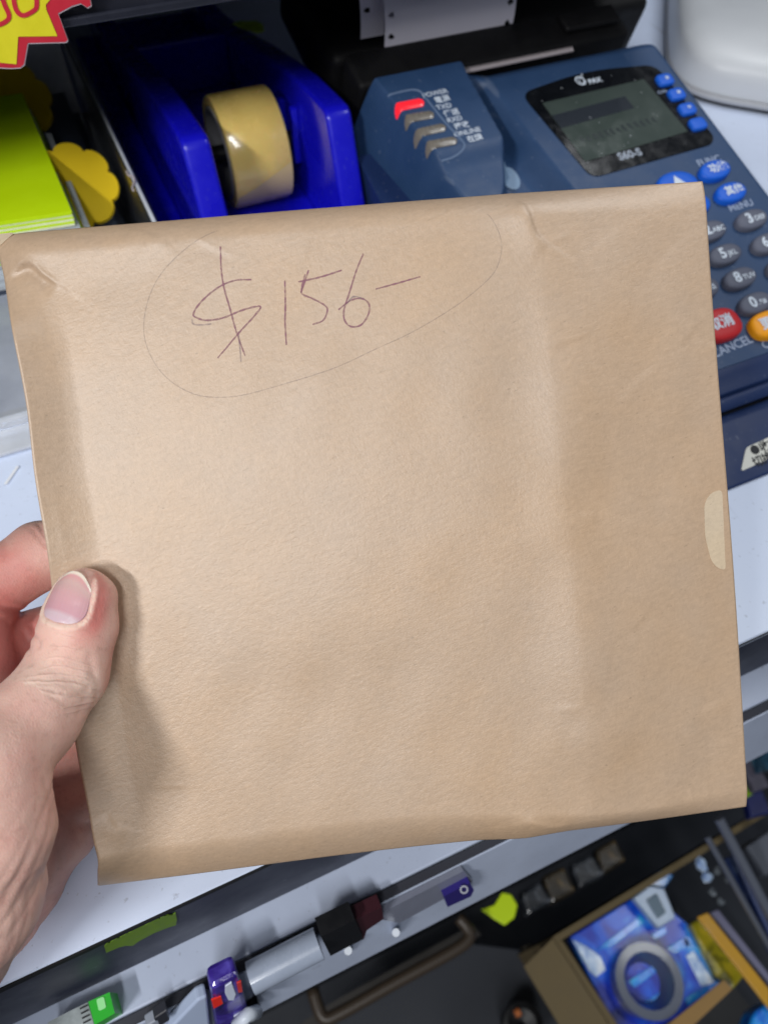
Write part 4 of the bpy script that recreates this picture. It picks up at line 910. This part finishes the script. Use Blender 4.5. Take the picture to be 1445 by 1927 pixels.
# steel and acrylic edges at the right
M_steel = mat('bright_steel', (128, 134, 148), .25, .5, metal=.6)
def bar(name, a, b, z, r, m, label, group): 
    o = obj(name, *tube([at(*a, z), at(*b, z - .06)], r * 1.5, 12), m); return tag(o, label, 'rail', group)
bar('steel_rail', (1352, 1540), (1475, 1770), -0.4450, .0032, M_steel, 'bright steel rail nearest the envelope corner at the right', 'rails beside the carton')
bar('steel_rail', (1330, 1575), (1475, 1830), -0.4750, .0020, M_steel, 'thin steel rail alongside the carton, left of the bright rail', 'rails beside the carton')
o = obj('blue_board', *bevelled(*prism([at(x, y, -0.5200) for x, y in [(1375, 1610), (1392, 1602), (1480, 1760), (1480, 1830)]], (0, 0, -.02)), .001, 2), mat('deep_blue_board', (38, 56, 104), .3, coat=.3)); tag(o, 'deep blue board between the two steel rails', 'board')
gl = thing('glitter_wrap', 'crumpled clear wrap with bright glints behind the carton', 'wrap', at(1330, 1650, -0.5800))
for i, (x, y, r) in enumerate([(1318, 1628, .0050), (1330, 1652, .0036), (1340, 1680, .0026), (1356, 1698, .0026), (1350, 1640, .003), (1312, 1608, .003), (1372, 1655, .003)]):
    c0 = at(x, y, -0.5575); V = []; Fc = []
    for a in range(7):
        for b in range(10):
            th, ph = math.pi * a / 6, 2 * math.pi * b / 10; rr = 1.5 * r * random.uniform(.6, 1.2); V.append(c0 + np.array([rr * math.sin(th) * math.cos(ph), rr * math.sin(th) * math.sin(ph), rr * math.cos(th)]))
    for a in range(6):
        for b in range(10): Fc.append([a * 10 + b, a * 10 + (b + 1) % 10, (a + 1) * 10 + (b + 1) % 10, (a + 1) * 10 + b])
    obj('wrap_fold', V, Fc, [M_glint, mat('grey_wrap', (120, 128, 136), .2, coat=.5, vary=.3)][0 if i in (0, 1) else 1], gl)  # first two folds take the painted glint colour
o = obj('grey_case', *bevelled(*prism([at(x, y, -0.5350) for x, y in [(1405, 1592), (1445, 1566), (1500, 1540), (1500, 1620), (1440, 1650)]], (0, 0, -.05)), .002, 2), mat('grey_case_plastic', (92, 98, 110), .45)); tag(o, 'grey plastic case at the right edge beside the steel rail', 'case')
teal_pack = tag(slab('teal_pack', [(1412, 1400), (1470, 1372), (1490, 1440), (1430, 1452)], -0.4450, .012, print_mat('teal_print', [(16, 26, 36), (36, 78, 104), (90, 130, 150)], 40), None), 'teal printed pack hanging below the counter at the right edge', 'pack', 'packs hanging at the right edge')
grey_pack = tag(slab('grey_pack', [(1396, 1440), (1420, 1424), (1450, 1480), (1420, 1490)], -0.4600, .012, mat('mauve_grey_print', (84, 82, 96), .4, vary=.2), None), 'mauve grey pack below the teal pack at the right edge', 'pack', 'packs hanging at the right edge')
navy_pack = tag(slab('navy_pack', [(1398, 1480), (1428, 1470), (1452, 1530), (1412, 1540)], -0.4750, .012, mat('navy_print', (26, 34, 88), .35, coat=.3, vary=.2), None), 'navy pack with a lime patch beside the envelope corner', 'pack', 'packs hanging at the right edge')
slab('lime_patch', [(1400, 1478), (1412, 1474), (1418, 1494), (1404, 1502)], -0.4727, .0012, mat('lime_print', (130, 170, 20), .5), navy_pack)
# dark stool / tray under the handle
tr = thing('dark_tray', 'dark grey tray on the floor left of the carton', 'tray', at(820, 1900, -0.7750))
slab('tray_body', [(560, 1990), (640, 1905), (880, 1775), (1000, 1790), (1100, 1960), (1060, 2080), (600, 2080)], -0.7450, .02, M_floor, tr)
slab('tray_lip', [(985, 1782), (1000, 1776), (1065, 1880), (1130, 2000), (1118, 2005), (1050, 1885)], -0.7225, .03, mat('khaki_edge', (78, 72, 58), .5), tr)
hd = thing('black_holder', 'round black holder on the dark tray at the bottom', 'holder', at(980, 1925, -0.7450))
c0 = at(985, 1930, -0.6850)
V, Fc = [], []
prof_ = [(.004, -.03), (.021, -.03), (.0225, -.01), (.0215, 0), (.017, .001), (.0155, -.006), (.004, -.008)]
for i in range(36):
    a = 2 * math.pi * i / 36
    for r, z in prof_: V.append((c0[0] + r * math.cos(a), c0[1] + r * math.sin(a), c0[2] + z))
k = len(prof_)
for i in range(36):
    for j in range(k): Fc.append([i * k + j, i * k + (j + 1) % k, ((i + 1) % 36) * k + (j + 1) % k, ((i + 1) % 36) * k + j])
obj('holder_ring', V, Fc, M_black, hd, autosm=40)
obj('orange_knob', *lathe_x(c0[0] - .003, c0[1] + .012, c0[2] - .004, [(0, .001), (0, .004), (.006, .004), (.006, .001)], 16), mat('orange_plastic', (190, 110, 60), .5), hd, autosm=40)
# ------------------------------------------------------------------ the hand holding the envelope
def hp(px, py, h):
    """pixel + height above the envelope plane (mm) -> local (u, v, h)"""
    u, v = euv(px, py, h); return np.array([u, v, h])
#        a (pixel, height)            b                      ra    rb
def cone(a, b, ra, rb): return (hp(*a), hp(*b), ra, rb)
T_TIP, T_IP, T_PR, T_MC = (160, 1128, 15.5), (124, 1268, 18.5), (62, 1352, 29.0), (-25, 1450, 43.0)
GROUPS = [
 # (smooth k, joint k, cones)
 (5.0, [cone(T_TIP, (150, 1180, 16.0), 9.0, 9.7), cone((150, 1180, 16.0), T_IP, 9.7, 10.6), cone(T_IP, T_PR, 10.9, 11.6), cone(T_PR, T_MC, 11.6, 13.5),
        cone(T_MC, (-38, 1560, 45), 13, 17), cone((-38, 1560, 47), (-70, 1690, 42), 17, 17), cone((-70, 1690, 42), (-40, 1590, 0), 17, 15), cone((-70, 1690, 42), (-190, 1900, -2), 19, 24)]),
 (4.0, [cone((-150, 1380, -8), (-45, 1590, -10), 20, 15), cone((-45, 1590, -10), (56, 1592, -16), 15, 15), cone((56, 1592, -16), (128, 1572, -22), 12, 9.5), cone((30, 1560, -14), (-15, 1720, -16), 16, 16), cone((-15, 1720, -16), (-165, 1900, -12), 16, 20),
        cone((-150, 1380, -8), (-190, 1900, -6), 20, 26), cone((66, 1590, -18), (44, 1655, -18), 14, 14)]),
 (4.0, [cone((-150, 1380, -8), (-60, 1250, -6), 19, 14), cone((-60, 1250, -6), (-42, 1120, -13), 13, 11.5), cone((-42, 1120, -13), (78, 1046, -18), 11.3, 10.8), cone((78, 1046, -18), (190, 1015, -17), 10.4, 8.8), cone((190, 1015, -17), (300, 1010, -12), 8.8, 7.4)]),
 (3.0, [cone((-110, 1330, -14), (-8, 1225, -16), 15, 10.5), cone((-8, 1225, -16), (90, 1195, -24), 10.5, 9.5), cone((90, 1195, -24), (230, 1150, -20), 9.5, 8.5), cone((230, 1150, -20), (340, 1150, -13), 8.5, 7.4)]),
 (3.0, [cone((-60, 1400, -14), (40, 1400, -26), 14, 10), cone((40, 1400, -26), (150, 1340, -26), 10, 9), cone((150, 1340, -26), (300, 1310, -15), 9, 7.5), cone((10, 1430, -22), (190, 1425, -26), 12, 9.5)]),
 (3.0, [cone((-30, 1450, -14), (90, 1520, -24), 13, 9.5), cone((90, 1520, -24), (190, 1480, -23), 9.5, 8.5), cone((190, 1480, -23), (300, 1440, -14), 8.2, 7)]),
]
JOIN_K = 2.6
_w0 = hp(-190, 1900, -4); _wd = _w0 - hp(-150, 1380, -8); _wd /= np.linalg.norm(_wd)
_w1 = hp(-330, 2150, 0); GROUPS[1][1].append((_w0, _w1, 23.0, 27.0)); GROUPS[1][1].append((_w1, _w1 + (_w1 - _w0) * 1.2, 27.0, 30.0))
def smin(a, b, k):
    h = np.clip(.5 + .5 * (b - a) / k, 0, 1); return b + (a - b) * h - k * h * (1 - h)
def sdf(P):
    P = P.astype(np.float32); tot = None
    for k, cones in GROUPS:
        g = None
        for a, b, ra, rb in cones:
            ba = (b - a).astype(np.float32); q = P - a.astype(np.float32)
            t = np.clip(q @ ba / float(ba @ ba), 0, 1)
            d = np.linalg.norm(q - t[..., None] * ba, axis=-1) - (ra + (rb - ra) * t)
            g = d if g is None else smin(g, d, k)
        tot = g if tot is None else smin(tot, g, JOIN_K)
    return tot
def surface_nets(lo, hi, vox, block=20):
    n = np.ceil((np.array(hi) - lo) / vox).astype(int) + 1; n = ((n + block - 1) // block) * block
    full = np.full(n, 9.0, np.float32); nb = n // block
    bc = np.stack(np.meshgrid(*[np.arange(k) for k in nb], indexing='ij'), -1).reshape(-1, 3)
    cd_ = sdf(np.array(lo) + (bc * block + block / 2) * vox)
    rad = block * vox * .9
    g1 = np.stack(np.meshgrid(*[np.arange(block)] * 3, indexing='ij'), -1)
    for b, d in zip(bc, cd_):
        sl_ = tuple(slice(b[i] * block, (b[i] + 1) * block) for i in range(3))
        if d > rad + 3: continue
        if d < -rad - 3: full[sl_] = -9; continue
        full[sl_] = sdf(np.array(lo) + (b * block + g1) * vox)
    ins = full < 0
    corners = [ins[i:n[0] - 1 + i, j:n[1] - 1 + j, k:n[2] - 1 + k] for i in (0, 1) for j in (0, 1) for k in (0, 1)]
    cnt = sum(c.astype(np.int8) for c in corners); act = (cnt > 0) & (cnt < 8)
    cells = np.argwhere(act); ids = np.full(act.shape, -1, np.int64); ids[tuple(cells.T)] = np.arange(len(cells))
    acc = np.zeros((len(cells), 3)); num = np.zeros(len(cells))
    offs_ = [np.array(o) for o in np.ndindex(2, 2, 2)]
    for a in offs_:
        for ax in range(3):
            if a[ax]: continue
            b = a.copy(); b[ax] = 1
            sa = full[tuple((cells + a).T)]; sb = full[tuple((cells + b).T)]
            m = (sa < 0) != (sb < 0); t = sa[m] / (sa[m] - sb[m]); p = np.repeat(a[None].astype(float), m.sum(), 0); p[:, ax] = t
            acc[m] += p; num[m] += 1
    V = np.array(lo) + (cells + acc / num[:, None]) * vox
    quads = []
    for ax in range(3):
        o1, o2 = [(1, 2), (2, 0), (0, 1)][ax]
        A = np.take(ins, range(0, n[ax] - 1), ax); B = np.take(ins, range(1, n[ax]), ax)
        e = np.argwhere(A != B); e = e[(e[:, o1] > 0) & (e[:, o2] > 0) & (e[:, o1] < n[o1] - 1) & (e[:, o2] < n[o2] - 1)]
        s0 = ins[tuple(e.T)]; d1 = np.zeros(3, int); d1[o1] = 1; d2 = np.zeros(3, int); d2[o2] = 1
        q = np.stack([ids[tuple((e - d1 - d2).T)], ids[tuple((e - d2).T)], ids[tuple(e.T)], ids[tuple((e - d1).T)]], 1)
        q[~s0] = q[~s0][:, ::-1]; quads.append(q)
    return V, np.vstack(quads)
def sdf_grad(P, e=.25):
    g = np.stack([sdf(P + np.eye(3)[i] * e) - sdf(P - np.eye(3)[i] * e) for i in range(3)], -1); return g / (np.linalg.norm(g, axis=-1, keepdims=True) + 1e-6)
HV, HQ = surface_nets((-178, 62, -66), (62, 372, 64), .75)
HN = sdf_grad(HV); HV = HV - HN * sdf(HV)[:, None]
ctr = HV[HQ].mean(1); fn_ = np.cross(HV[HQ][:, 1] - HV[HQ][:, 0], HV[HQ][:, 2] - HV[HQ][:, 0])
if (np.einsum('ij,ij->i', fn_, HN[HQ[:, 0]]) < 0).mean() > .5: HQ = HQ[:, ::-1]
# thumb frame for nail and creases
tA, tB = hp(*T_IP), hp(*T_TIP); tax = (tB - tA); tlen = np.linalg.norm(tax); tax /= tlen
cam_l = env_uvh(CAM_C)
tz = cam_l - tB; tz -= tax * tz.dot(tax); tz /= np.linalg.norm(tz); tx = np.cross(tax, tz); tx /= np.linalg.norm(tx)
if tx[0] < 0: tx = -tx                                   # tx: towards the right side of the thumb
NAIL_TILT = math.radians(-37)
nz = tz * math.cos(NAIL_TILT) + tx * math.sin(NAIL_TILT); nxv = tx * math.cos(NAIL_TILT) - tz * math.sin(NAIL_TILT)
def nail_pt(s, t):
    """s -1..1 across, t 0..1 from cuticle to free edge -> (ray origin, direction)"""
    ax_ = tA + tax * (tlen * .70 + (t) * 13.6)
    an = s * math.radians(47); d = nz * np.cos(an)[..., None] + nxv * np.sin(an)[..., None] if not np.isscalar(an) else nz * math.cos(an) + nxv * math.sin(an)
    return ax_, d
# nail coordinates of hand vertices
rel = HV - tA; al_ = rel @ tax; ang = np.arctan2(rel @ nxv, rel @ nz); ns_ = ang / math.radians(47); nt_ = (al_ - tlen * .70) / 13.6
near = (al_ > tlen * .3) & (al_ < tlen + 14) & (np.linalg.norm(rel - al_[:, None] * tax, axis=1) < 16)
q_ = np.maximum(np.abs(ns_) ** 2.6 + np.clip(-(nt_ - .42) / .46, 0, 9) ** 2.6, 0) ** (1 / 2.6); q_ = np.where(nt_ > .42, np.abs(ns_), q_)
disp_ = np.zeros(len(HV))
inside = near & (q_ < 1) & (nt_ < 1.05)
disp_ -= np.where(near & (nt_ < 1.1), .40 * sstep(1.02, .9, q_), 0)
disp_ += np.where(near & (nt_ < 1.0), .42 * np.exp(-((q_ - 1.14) / .10) ** 2), 0)
# knuckle creases across the back of the thumb joint
back = np.clip((rel @ tz) / 9, 0, 1) * (np.linalg.norm(rel - al_[:, None] * tax, axis=1) < 17)
across = rel @ tx
def wig(x, a): return .9 * np.sin(x * .35 + a) + .5 * np.sin(x * .9 + 2 * a)
for c0_, amp, wd, ln_ in [(-1.6, .62, .55, 9.0), (1.2, .50, .5, 8.0), (-4.4, .55, .55, 8.5), (3.8, .30, .5, 6.5), (-6.8, .28, .5, 7.0), (6.4, .18, .5, 5.5), (-9.2, .15, .6, 5)]:
    y = al_ - c0_ - wig(across, c0_) + .018 * across ** 2
    disp_ -= back * .45 * amp * np.exp(-(y / 1.0) ** 2) * np.exp(-(across / ln_) ** 4)
    disp_ += back * amp * .4 * np.exp(-((y - 1.35) / .8) ** 2) * np.exp(-(across / ln_) ** 4)
# palm folds at lower left and small finger creases
def on_hand(px, py):
    d = EMI @ ray(px, py); d = d / np.linalg.norm(d); t = 60.0
    for _ in range(60): t += float(sdf((cam_l + d * t)[None])[0]) * .8
    return cam_l + d * t
def fold(pix, amp, wd):
    global disp_
    P3 = np.array([on_hand(p[0], p[1]) for p in cat_rom([q[:2] for q in pix], 12)]); best = np.full(len(HV), 1e9)
    for a, b in zip(P3[:-1], P3[1:]):
        d = b - a; t = np.clip((HV - a) @ d / (d @ d), 0, 1); best = np.minimum(best, np.linalg.norm((HV - a - t[:, None] * d) * np.array([1, 1, .8]), axis=1))
    disp_ -= amp * np.exp(-(best / wd) ** 2) - amp * .4 * np.exp(-((best - 2.4 * wd) / (1.3 * wd)) ** 2)
fold([(100, 1455), (92, 1500), (70, 1560), (44, 1625), (8, 1690)], 0.21, .8)
fold([(84, 1478), (97, 1525), (86, 1580), (62, 1640), (30, 1700), (4, 1740)], 0.17, .8)
fold([(70, 1520), (52, 1570), (26, 1620), (2, 1655)], 0.12, .7)
fold([(56, 1500), (30, 1545), (4, 1575)], 0.08, .6); fold([(34, 1470), (14, 1500), (2, 1512)], 0.06, .6)
fold([(78, 1560), (58, 1610), (30, 1665), (4, 1705)], 0.08, .6); fold([(60, 1585), (36, 1640), (8, 1680)], 0.07, .55)
fold([(92, 1600), (74, 1660), (48, 1715), (20, 1760)], 0.12, .7)
fold([(70, 1640), (90, 1690), (76, 1740), (60, 1790)], 0.20, .8); fold([(50, 1660), (54, 1720), (30, 1790)], 0.15, .8)
fold([(30, 1700), (28, 1760), (10, 1810)], 0.12, .7)
fold([(96, 1480), (125, 1540), (150, 1582)], 0.20, .9); fold([(108, 1610), (114, 1660)], 0.13, .7); fold([(124, 1600), (126, 1640)], 0.12, .6)
fold([(66, 975), (80, 1000), (88, 1012)], .35, .6); fold([(52, 982), (72, 1010), (90, 1030)], .25, .55)
fold([(0, 1140), (22, 1147), (42, 1153)], .55, .9); fold([(0, 1165), (16, 1172)], .25, .7)
fold([(60, 1180), (70, 1196), (74, 1215)], .35, .7); fold([(46, 1190), (56, 1220), (58, 1250)], .3, .7)
fold([(150, 1345), (160, 1310), (172, 1270)], .15, .9); fold([(168, 1240), (182, 1290), (180, 1320)], .25, .9)
rr_ = np.random.default_rng(5)
for _ in range(10):
    k3 = rr_.normal(size=3) * .35; disp_ += .05 * np.sin(HV @ k3 + rr_.uniform(0, 6.28))
HVd = HV + HN * disp_[:, None]
# where the thumb pad meets the paper it flattens against it
uu_, vv_ = np.clip(HVd[:, 0], 0, EW), np.clip(HVd[:, 1], 0, EH)
inr = (HVd[:, 0] > 1.5) & (HVd[:, 1] > 0) & (HVd[:, 1] < EH)
fr_ = env_front(uu_, vv_) + .15; bk_ = env_back(uu_, vv_) - .25; mid_ = (fr_ + bk_) / 2
thumbside = HVd[:, 2] > mid_
HVd[:, 2] = np.where(inr & thumbside & (HVd[:, 2] < fr_), fr_, HVd[:, 2]); HVd[:, 2] = np.where(inr & ~thumbside & (HVd[:, 2] > bk_), bk_, HVd[:, 2])
# skin colour varies: redder finger sides and nail fold, paler knuckle
red = np.full(len(HV), .42)
red += .55 * np.where(near, np.exp(-((q_ - 1.3) / .5) ** 2) * (al_ > tlen * .45), 0) * sstep(-.4, .6, across / 8)
red += .35 * sstep(8, 12, across) * (al_ > -2) * (al_ < tlen + 12) * (np.linalg.norm(rel - al_[:, None] * tax, axis=1) < 17)
for p, r_, a_ in [((0, 1080, -6), 16, .42), ((45, 1230, -8), 14, .5), ((10, 1200, -4), 14, .35), ((60, 1420, -10), 22, .3), ((30, 1700, -2), 24, .22), ((60, 1560, 25), 10, .25), ((20, 1500, 44), 16, .12)]:
    red += a_ * np.exp(-(np.linalg.norm(HV - hp(*p), axis=1) / r_) ** 2)
red -= .22 * np.exp(-(al_ / 6) ** 2) * back
red -= np.where(near & (nt_ < 1.0), .75 * np.exp(-((q_ - 1.07) / .05) ** 2), 0)
red = np.clip(red, -.3, 1.3)
hand = thing('person', 'bare left hand gripping the left side of the brown envelope, thumb on its front', 'person', ew(-60, 190, 0))
HW = ew(HVd[:, 0], HVd[:, 1], HVd[:, 2])
def skin_mat():
    m = mat('skin', (205, 160, 140), .48, .35, sss=.22); nt = m.node_tree; b = bsdf(m); L = nt.links.new
    at_ = nt.nodes.new('ShaderNodeAttribute'); at_.attribute_name = 'flush'
    cr_ = nt.nodes.new('ShaderNodeValToRGB'); e = cr_.color_ramp.elements
    e[0].position = .1; e[0].color = lin((224, 194, 178)) + (1,); e[1].position = 1; e[1].color = lin((200, 124, 116)) + (1,)
    k = cr_.color_ramp.elements.new(.45); k.color = lin((218, 176, 162)) + (1,)
    tc = nt.nodes.new('ShaderNodeTexCoord')
    n1 = nt.nodes.new('ShaderNodeTexNoise'); n1.inputs['Scale'].default_value = 120; n1.inputs['Detail'].default_value = 5; L(tc.outputs['Object'], n1.inputs['Vector'])
    ma = nt.nodes.new('ShaderNodeMath'); ma.operation = 'MULTIPLY_ADD'; ma.inputs[1].default_value = .5; ma.inputs[2].default_value = -.25; L(n1.outputs['Fac'], ma.inputs[0])
    ad = nt.nodes.new('ShaderNodeMath'); ad.operation = 'ADD'; L(ma.outputs[0], ad.inputs[0]); L(at_.outputs['Fac'], ad.inputs[1]); L(ad.outputs[0], cr_.inputs[0])
    n2 = nt.nodes.new('ShaderNodeTexVoronoi'); n2.feature = 'DISTANCE_TO_EDGE'; n2.inputs['Scale'].default_value = 1150; mp = nt.nodes.new('ShaderNodeMapping'); mp.inputs['Scale'].default_value = (1, .7, 1)
    L(tc.outputs['Object'], mp.inputs['Vector']); L(mp.outputs[0], n2.inputs['Vector'])
    n3 = nt.nodes.new('ShaderNodeTexNoise'); n3.inputs['Scale'].default_value = 500; n3.inputs['Detail'].default_value = 4; L(tc.outputs['Object'], n3.inputs['Vector'])
    def mth(op, a, b=None, c=None):
        x = nt.nodes.new('ShaderNodeMath'); x.operation = op
        for i, v in enumerate((a, b, c)):
            if v is None: continue
            if isinstance(v, (int, float)): x.inputs[i].default_value = v
            else: L(v, x.inputs[i])
        return x.outputs[0]
    sm0 = mth('MULTIPLY_ADD', n2.outputs['Distance'], 1.2, n3.outputs['Fac'])
    # fine skin lines that run along the palm
    n5 = nt.nodes.new('ShaderNodeTexNoise'); n5.inputs['Scale'].default_value = 260; n5.inputs['Detail'].default_value = 5; n5.inputs['Roughness'].default_value = .65
    mp5 = nt.nodes.new('ShaderNodeMapping'); mp5.inputs['Rotation'].default_value = (.3, .5, .9); mp5.inputs['Scale'].default_value = (1.3, .28, .8); L(tc.outputs['Object'], mp5.inputs['Vector']); L(mp5.outputs[0], n5.inputs['Vector'])
    sm0 = mth('MULTIPLY_ADD', n5.outputs['Fac'], 2.2, sm0)
    # knuckle creases in the thumb's own frame (mm)
    ta = nt.nodes.new('ShaderNodeAttribute'); ta.attribute_name = 'thumb_frame'; sx_ = nt.nodes.new('ShaderNodeSeparateXYZ'); L(ta.outputs['Vector'], sx_.inputs[0])
    X_, Y_, B_ = sx_.outputs[0], sx_.outputs[1], sx_.outputs[2]
    nz5 = nt.nodes.new('ShaderNodeTexNoise'); nz5.inputs['Scale'].default_value = .13; nz5.inputs['Detail'].default_value = 3; L(ta.outputs['Vector'], nz5.inputs['Vector'])
    warp = mth('MULTIPLY_ADD', nz5.outputs['Fac'], 3.4, -1.7)
    tot = None
    for c0_, amp, wd, ln_, curv in [(-2.0, 1.0, .34, 8.5, .010), (.4, .95, .32, 9.0, .016), (2.3, .7, .30, 7.5, .026), (-4.6, .9, .34, 8.5, -.006), (-6.6, .5, .3, 7, -.012), (4.4, .5, .28, 6.0, .036), (-9.0, .3, .3, 5, -.02), (6.6, .35, .28, 6, .03), (9.5, .3, .25, 6, .02), (12.5, .22, .25, 6, .01)]:
        y = mth('ADD', mth('ADD', Y_, -c0_), warp); y = mth('MULTIPLY_ADD', mth('MULTIPLY', X_, X_), curv, y)
        g = mth('POWER', 2.718, mth('MULTIPLY', mth('MULTIPLY', y, y), -1 / wd ** 2))
        xl = mth('MULTIPLY', X_, 1 / ln_); xl = mth('MULTIPLY', xl, xl); xl = mth('MULTIPLY', xl, xl); g = mth('MULTIPLY', g, mth('POWER', 2.718, mth('MULTIPLY', xl, -1.0)))
        g = mth('MULTIPLY', g, amp); tot = g if tot is None else mth('ADD', tot, g)
    groove = mth('MULTIPLY', tot, B_)
    class _o: outputs = [mth('MULTIPLY_ADD', groove, -4.2, sm0)]
    sm = _o
    bp2 = nt.nodes.new('ShaderNodeBump'); bp2.inputs['Strength'].default_value = .42; bp2.inputs['Distance'].default_value = .00018; L(sm.outputs[0], bp2.inputs['Height']); L(bp2.outputs[0], b.inputs['Normal'])
    mx = nt.nodes.new('ShaderNodeMix'); mx.data_type = 'RGBA'; mx.inputs['B'].default_value = lin((150, 104, 90)) + (1,)
    n4 = nt.nodes.new('ShaderNodeMapRange'); n4.inputs[1].default_value = .55; n4.inputs[2].default_value = .72; n4.inputs[3].default_value = 0; n4.inputs[4].default_value = .22; L(n3.outputs['Fac'], n4.inputs[0])
    L(n4.outputs[0], mx.inputs['Factor']); L(cr_.outputs[0], mx.inputs['A']); L(mx.outputs['Result'], b.inputs['Base Color'])
    return m
M_skin = skin_mat()
ho = obj('bare_hand', HW, HQ, M_skin, hand, smooth=True)
tv = ho.data.attributes.new('thumb_frame', 'FLOAT_VECTOR', 'POINT'); tv.data.foreach_set('vector', np.stack([across, al_, back], 1).astype(np.float32).ravel())
fa = ho.data.attributes.new('flush', 'FLOAT', 'POINT'); fa.data.foreach_set('value', red.astype(np.float32))
# thumb nail
ng, mg = 41, 49
V = []; nf = []
for j in range(mg):
    t = j / (mg - 1)
    for i in range(ng):
        s = -1 + 2 * i / (ng - 1); sx = s * (1 if t > .42 else (max(0, 1 - ((.42 - t) / .42) ** 2.6)) ** (1 / 2.6) * .985 + .015)
        tt = t + (0 if t < .5 else -.30 * abs(s) ** 2.4 * (t - .5) * 2)       # rounded free edge
        ax_ = tA + tax * (tlen * .70 + tt * 14.6); an = sx * math.radians(46); d = nz * math.cos(an) + nxv * math.sin(an)
        V.append((ax_, d)); nf.append((s, t))
ax_ = np.array([a for a, d in V]); dd = np.array([d for a, d in V]); rr = np.full(len(V), 20.0)
for _ in range(14): rr -= sdf(ax_ + dd * rr[:, None]) * .8
tj = np.array([b for a, b in nf])
# at the tip the nail runs on straight instead of following the flesh
rj = rr.reshape(mg, ng).copy(); j0 = int(.74 * (mg - 1))
for j in range(j0, mg): rj[j] = np.maximum(rj[j], rj[j0] + (rj[j0] - rj[j0 - 8]) * (j - j0) / 8 * .6 - .05 * (j - j0))
rr = rj.reshape(-1)
NVt = ax_ + dd * (rr + .06)[:, None]; NVb = ax_ + dd * (rr - .45)[:, None]
NF = [[j * ng + i, j * ng + i + 1, (j + 1) * ng + i + 1, (j + 1) * ng + i] for j in range(mg - 1) for i in range(ng - 1)]
K = ng * mg
edge = [i for i in range(ng)] + [j * ng + ng - 1 for j in range(1, mg)] + [(mg - 1) * ng + i for i in range(ng - 2, -1, -1)] + [j * ng for j in range(mg - 2, 0, -1)]
NFs = [[edge[(i + 1) % len(edge)], edge[i], K + edge[i], K + edge[(i + 1) % len(edge)]] for i in range(len(edge))]
ALL = np.vstack([NVt, NVb]); ALLw = ew(ALL[:, 0], ALL[:, 1], ALL[:, 2])
def nail_mat():
    m = mat('finger_nail', (220, 160, 160), .26, .45, sss=.1, coat=.15); nt = m.node_tree; b = bsdf(m); L = nt.links.new
    a_ = nt.nodes.new('ShaderNodeAttribute'); a_.attribute_name = 'nail_tone'
    c = nt.nodes.new('ShaderNodeValToRGB'); e = c.color_ramp.elements
    e[0].position = 0; e[0].color = lin((206, 176, 186)) + (1,); e[1].position = 1; e[1].color = lin((232, 216, 200)) + (1,)
    for p, col in [(.17, (204, 178, 184)), (.25, (200, 152, 160)), (.55, (204, 158, 160)), (.80, (206, 170, 164)), (.92, (212, 156, 156)), (.955, (226, 210, 194))]:
        k = c.color_ramp.elements.new(p); k.color = lin(col) + (1,)
    L(a_.outputs['Fac'], c.inputs[0]); L(c.outputs[0], b.inputs['Base Color'])
    a2 = nt.nodes.new('ShaderNodeAttribute'); a2.attribute_name = 'nail_side'
    w_ = nt.nodes.new('ShaderNodeTexNoise'); w_.noise_dimensions = '1D'; w_.inputs['Scale'].default_value = 9; w_.inputs['Detail'].default_value = 3; L(a2.outputs['Fac'], w_.inputs['W'])
    bp2 = nt.nodes.new('ShaderNodeBump'); bp2.inputs['Strength'].default_value = .35; bp2.inputs['Distance'].default_value = .0002; L(w_.outputs['Fac'], bp2.inputs['Height']); L(bp2.outputs[0], b.inputs['Normal'])
    return m
no = obj('thumb_nail', ALLw, NF + [[K + q for q in f[::-1]] for f in NF] + NFs, nail_mat(), hand, smooth=True)
s_arr = np.array([a for a, b in nf]); tone = np.clip(tj + .10 * s_arr ** 2 * (tj < .4) + .06 * s_arr ** 2 * (tj > .6), 0, 1)
at1 = no.data.attributes.new('nail_tone', 'FLOAT', 'POINT'); at1.data.foreach_set('value', np.concatenate([tone, tone]).astype(np.float32))
at2 = no.data.attributes.new('nail_side', 'FLOAT', 'POINT'); at2.data.foreach_set('value', np.concatenate([s_arr, s_arr]).astype(np.float32))
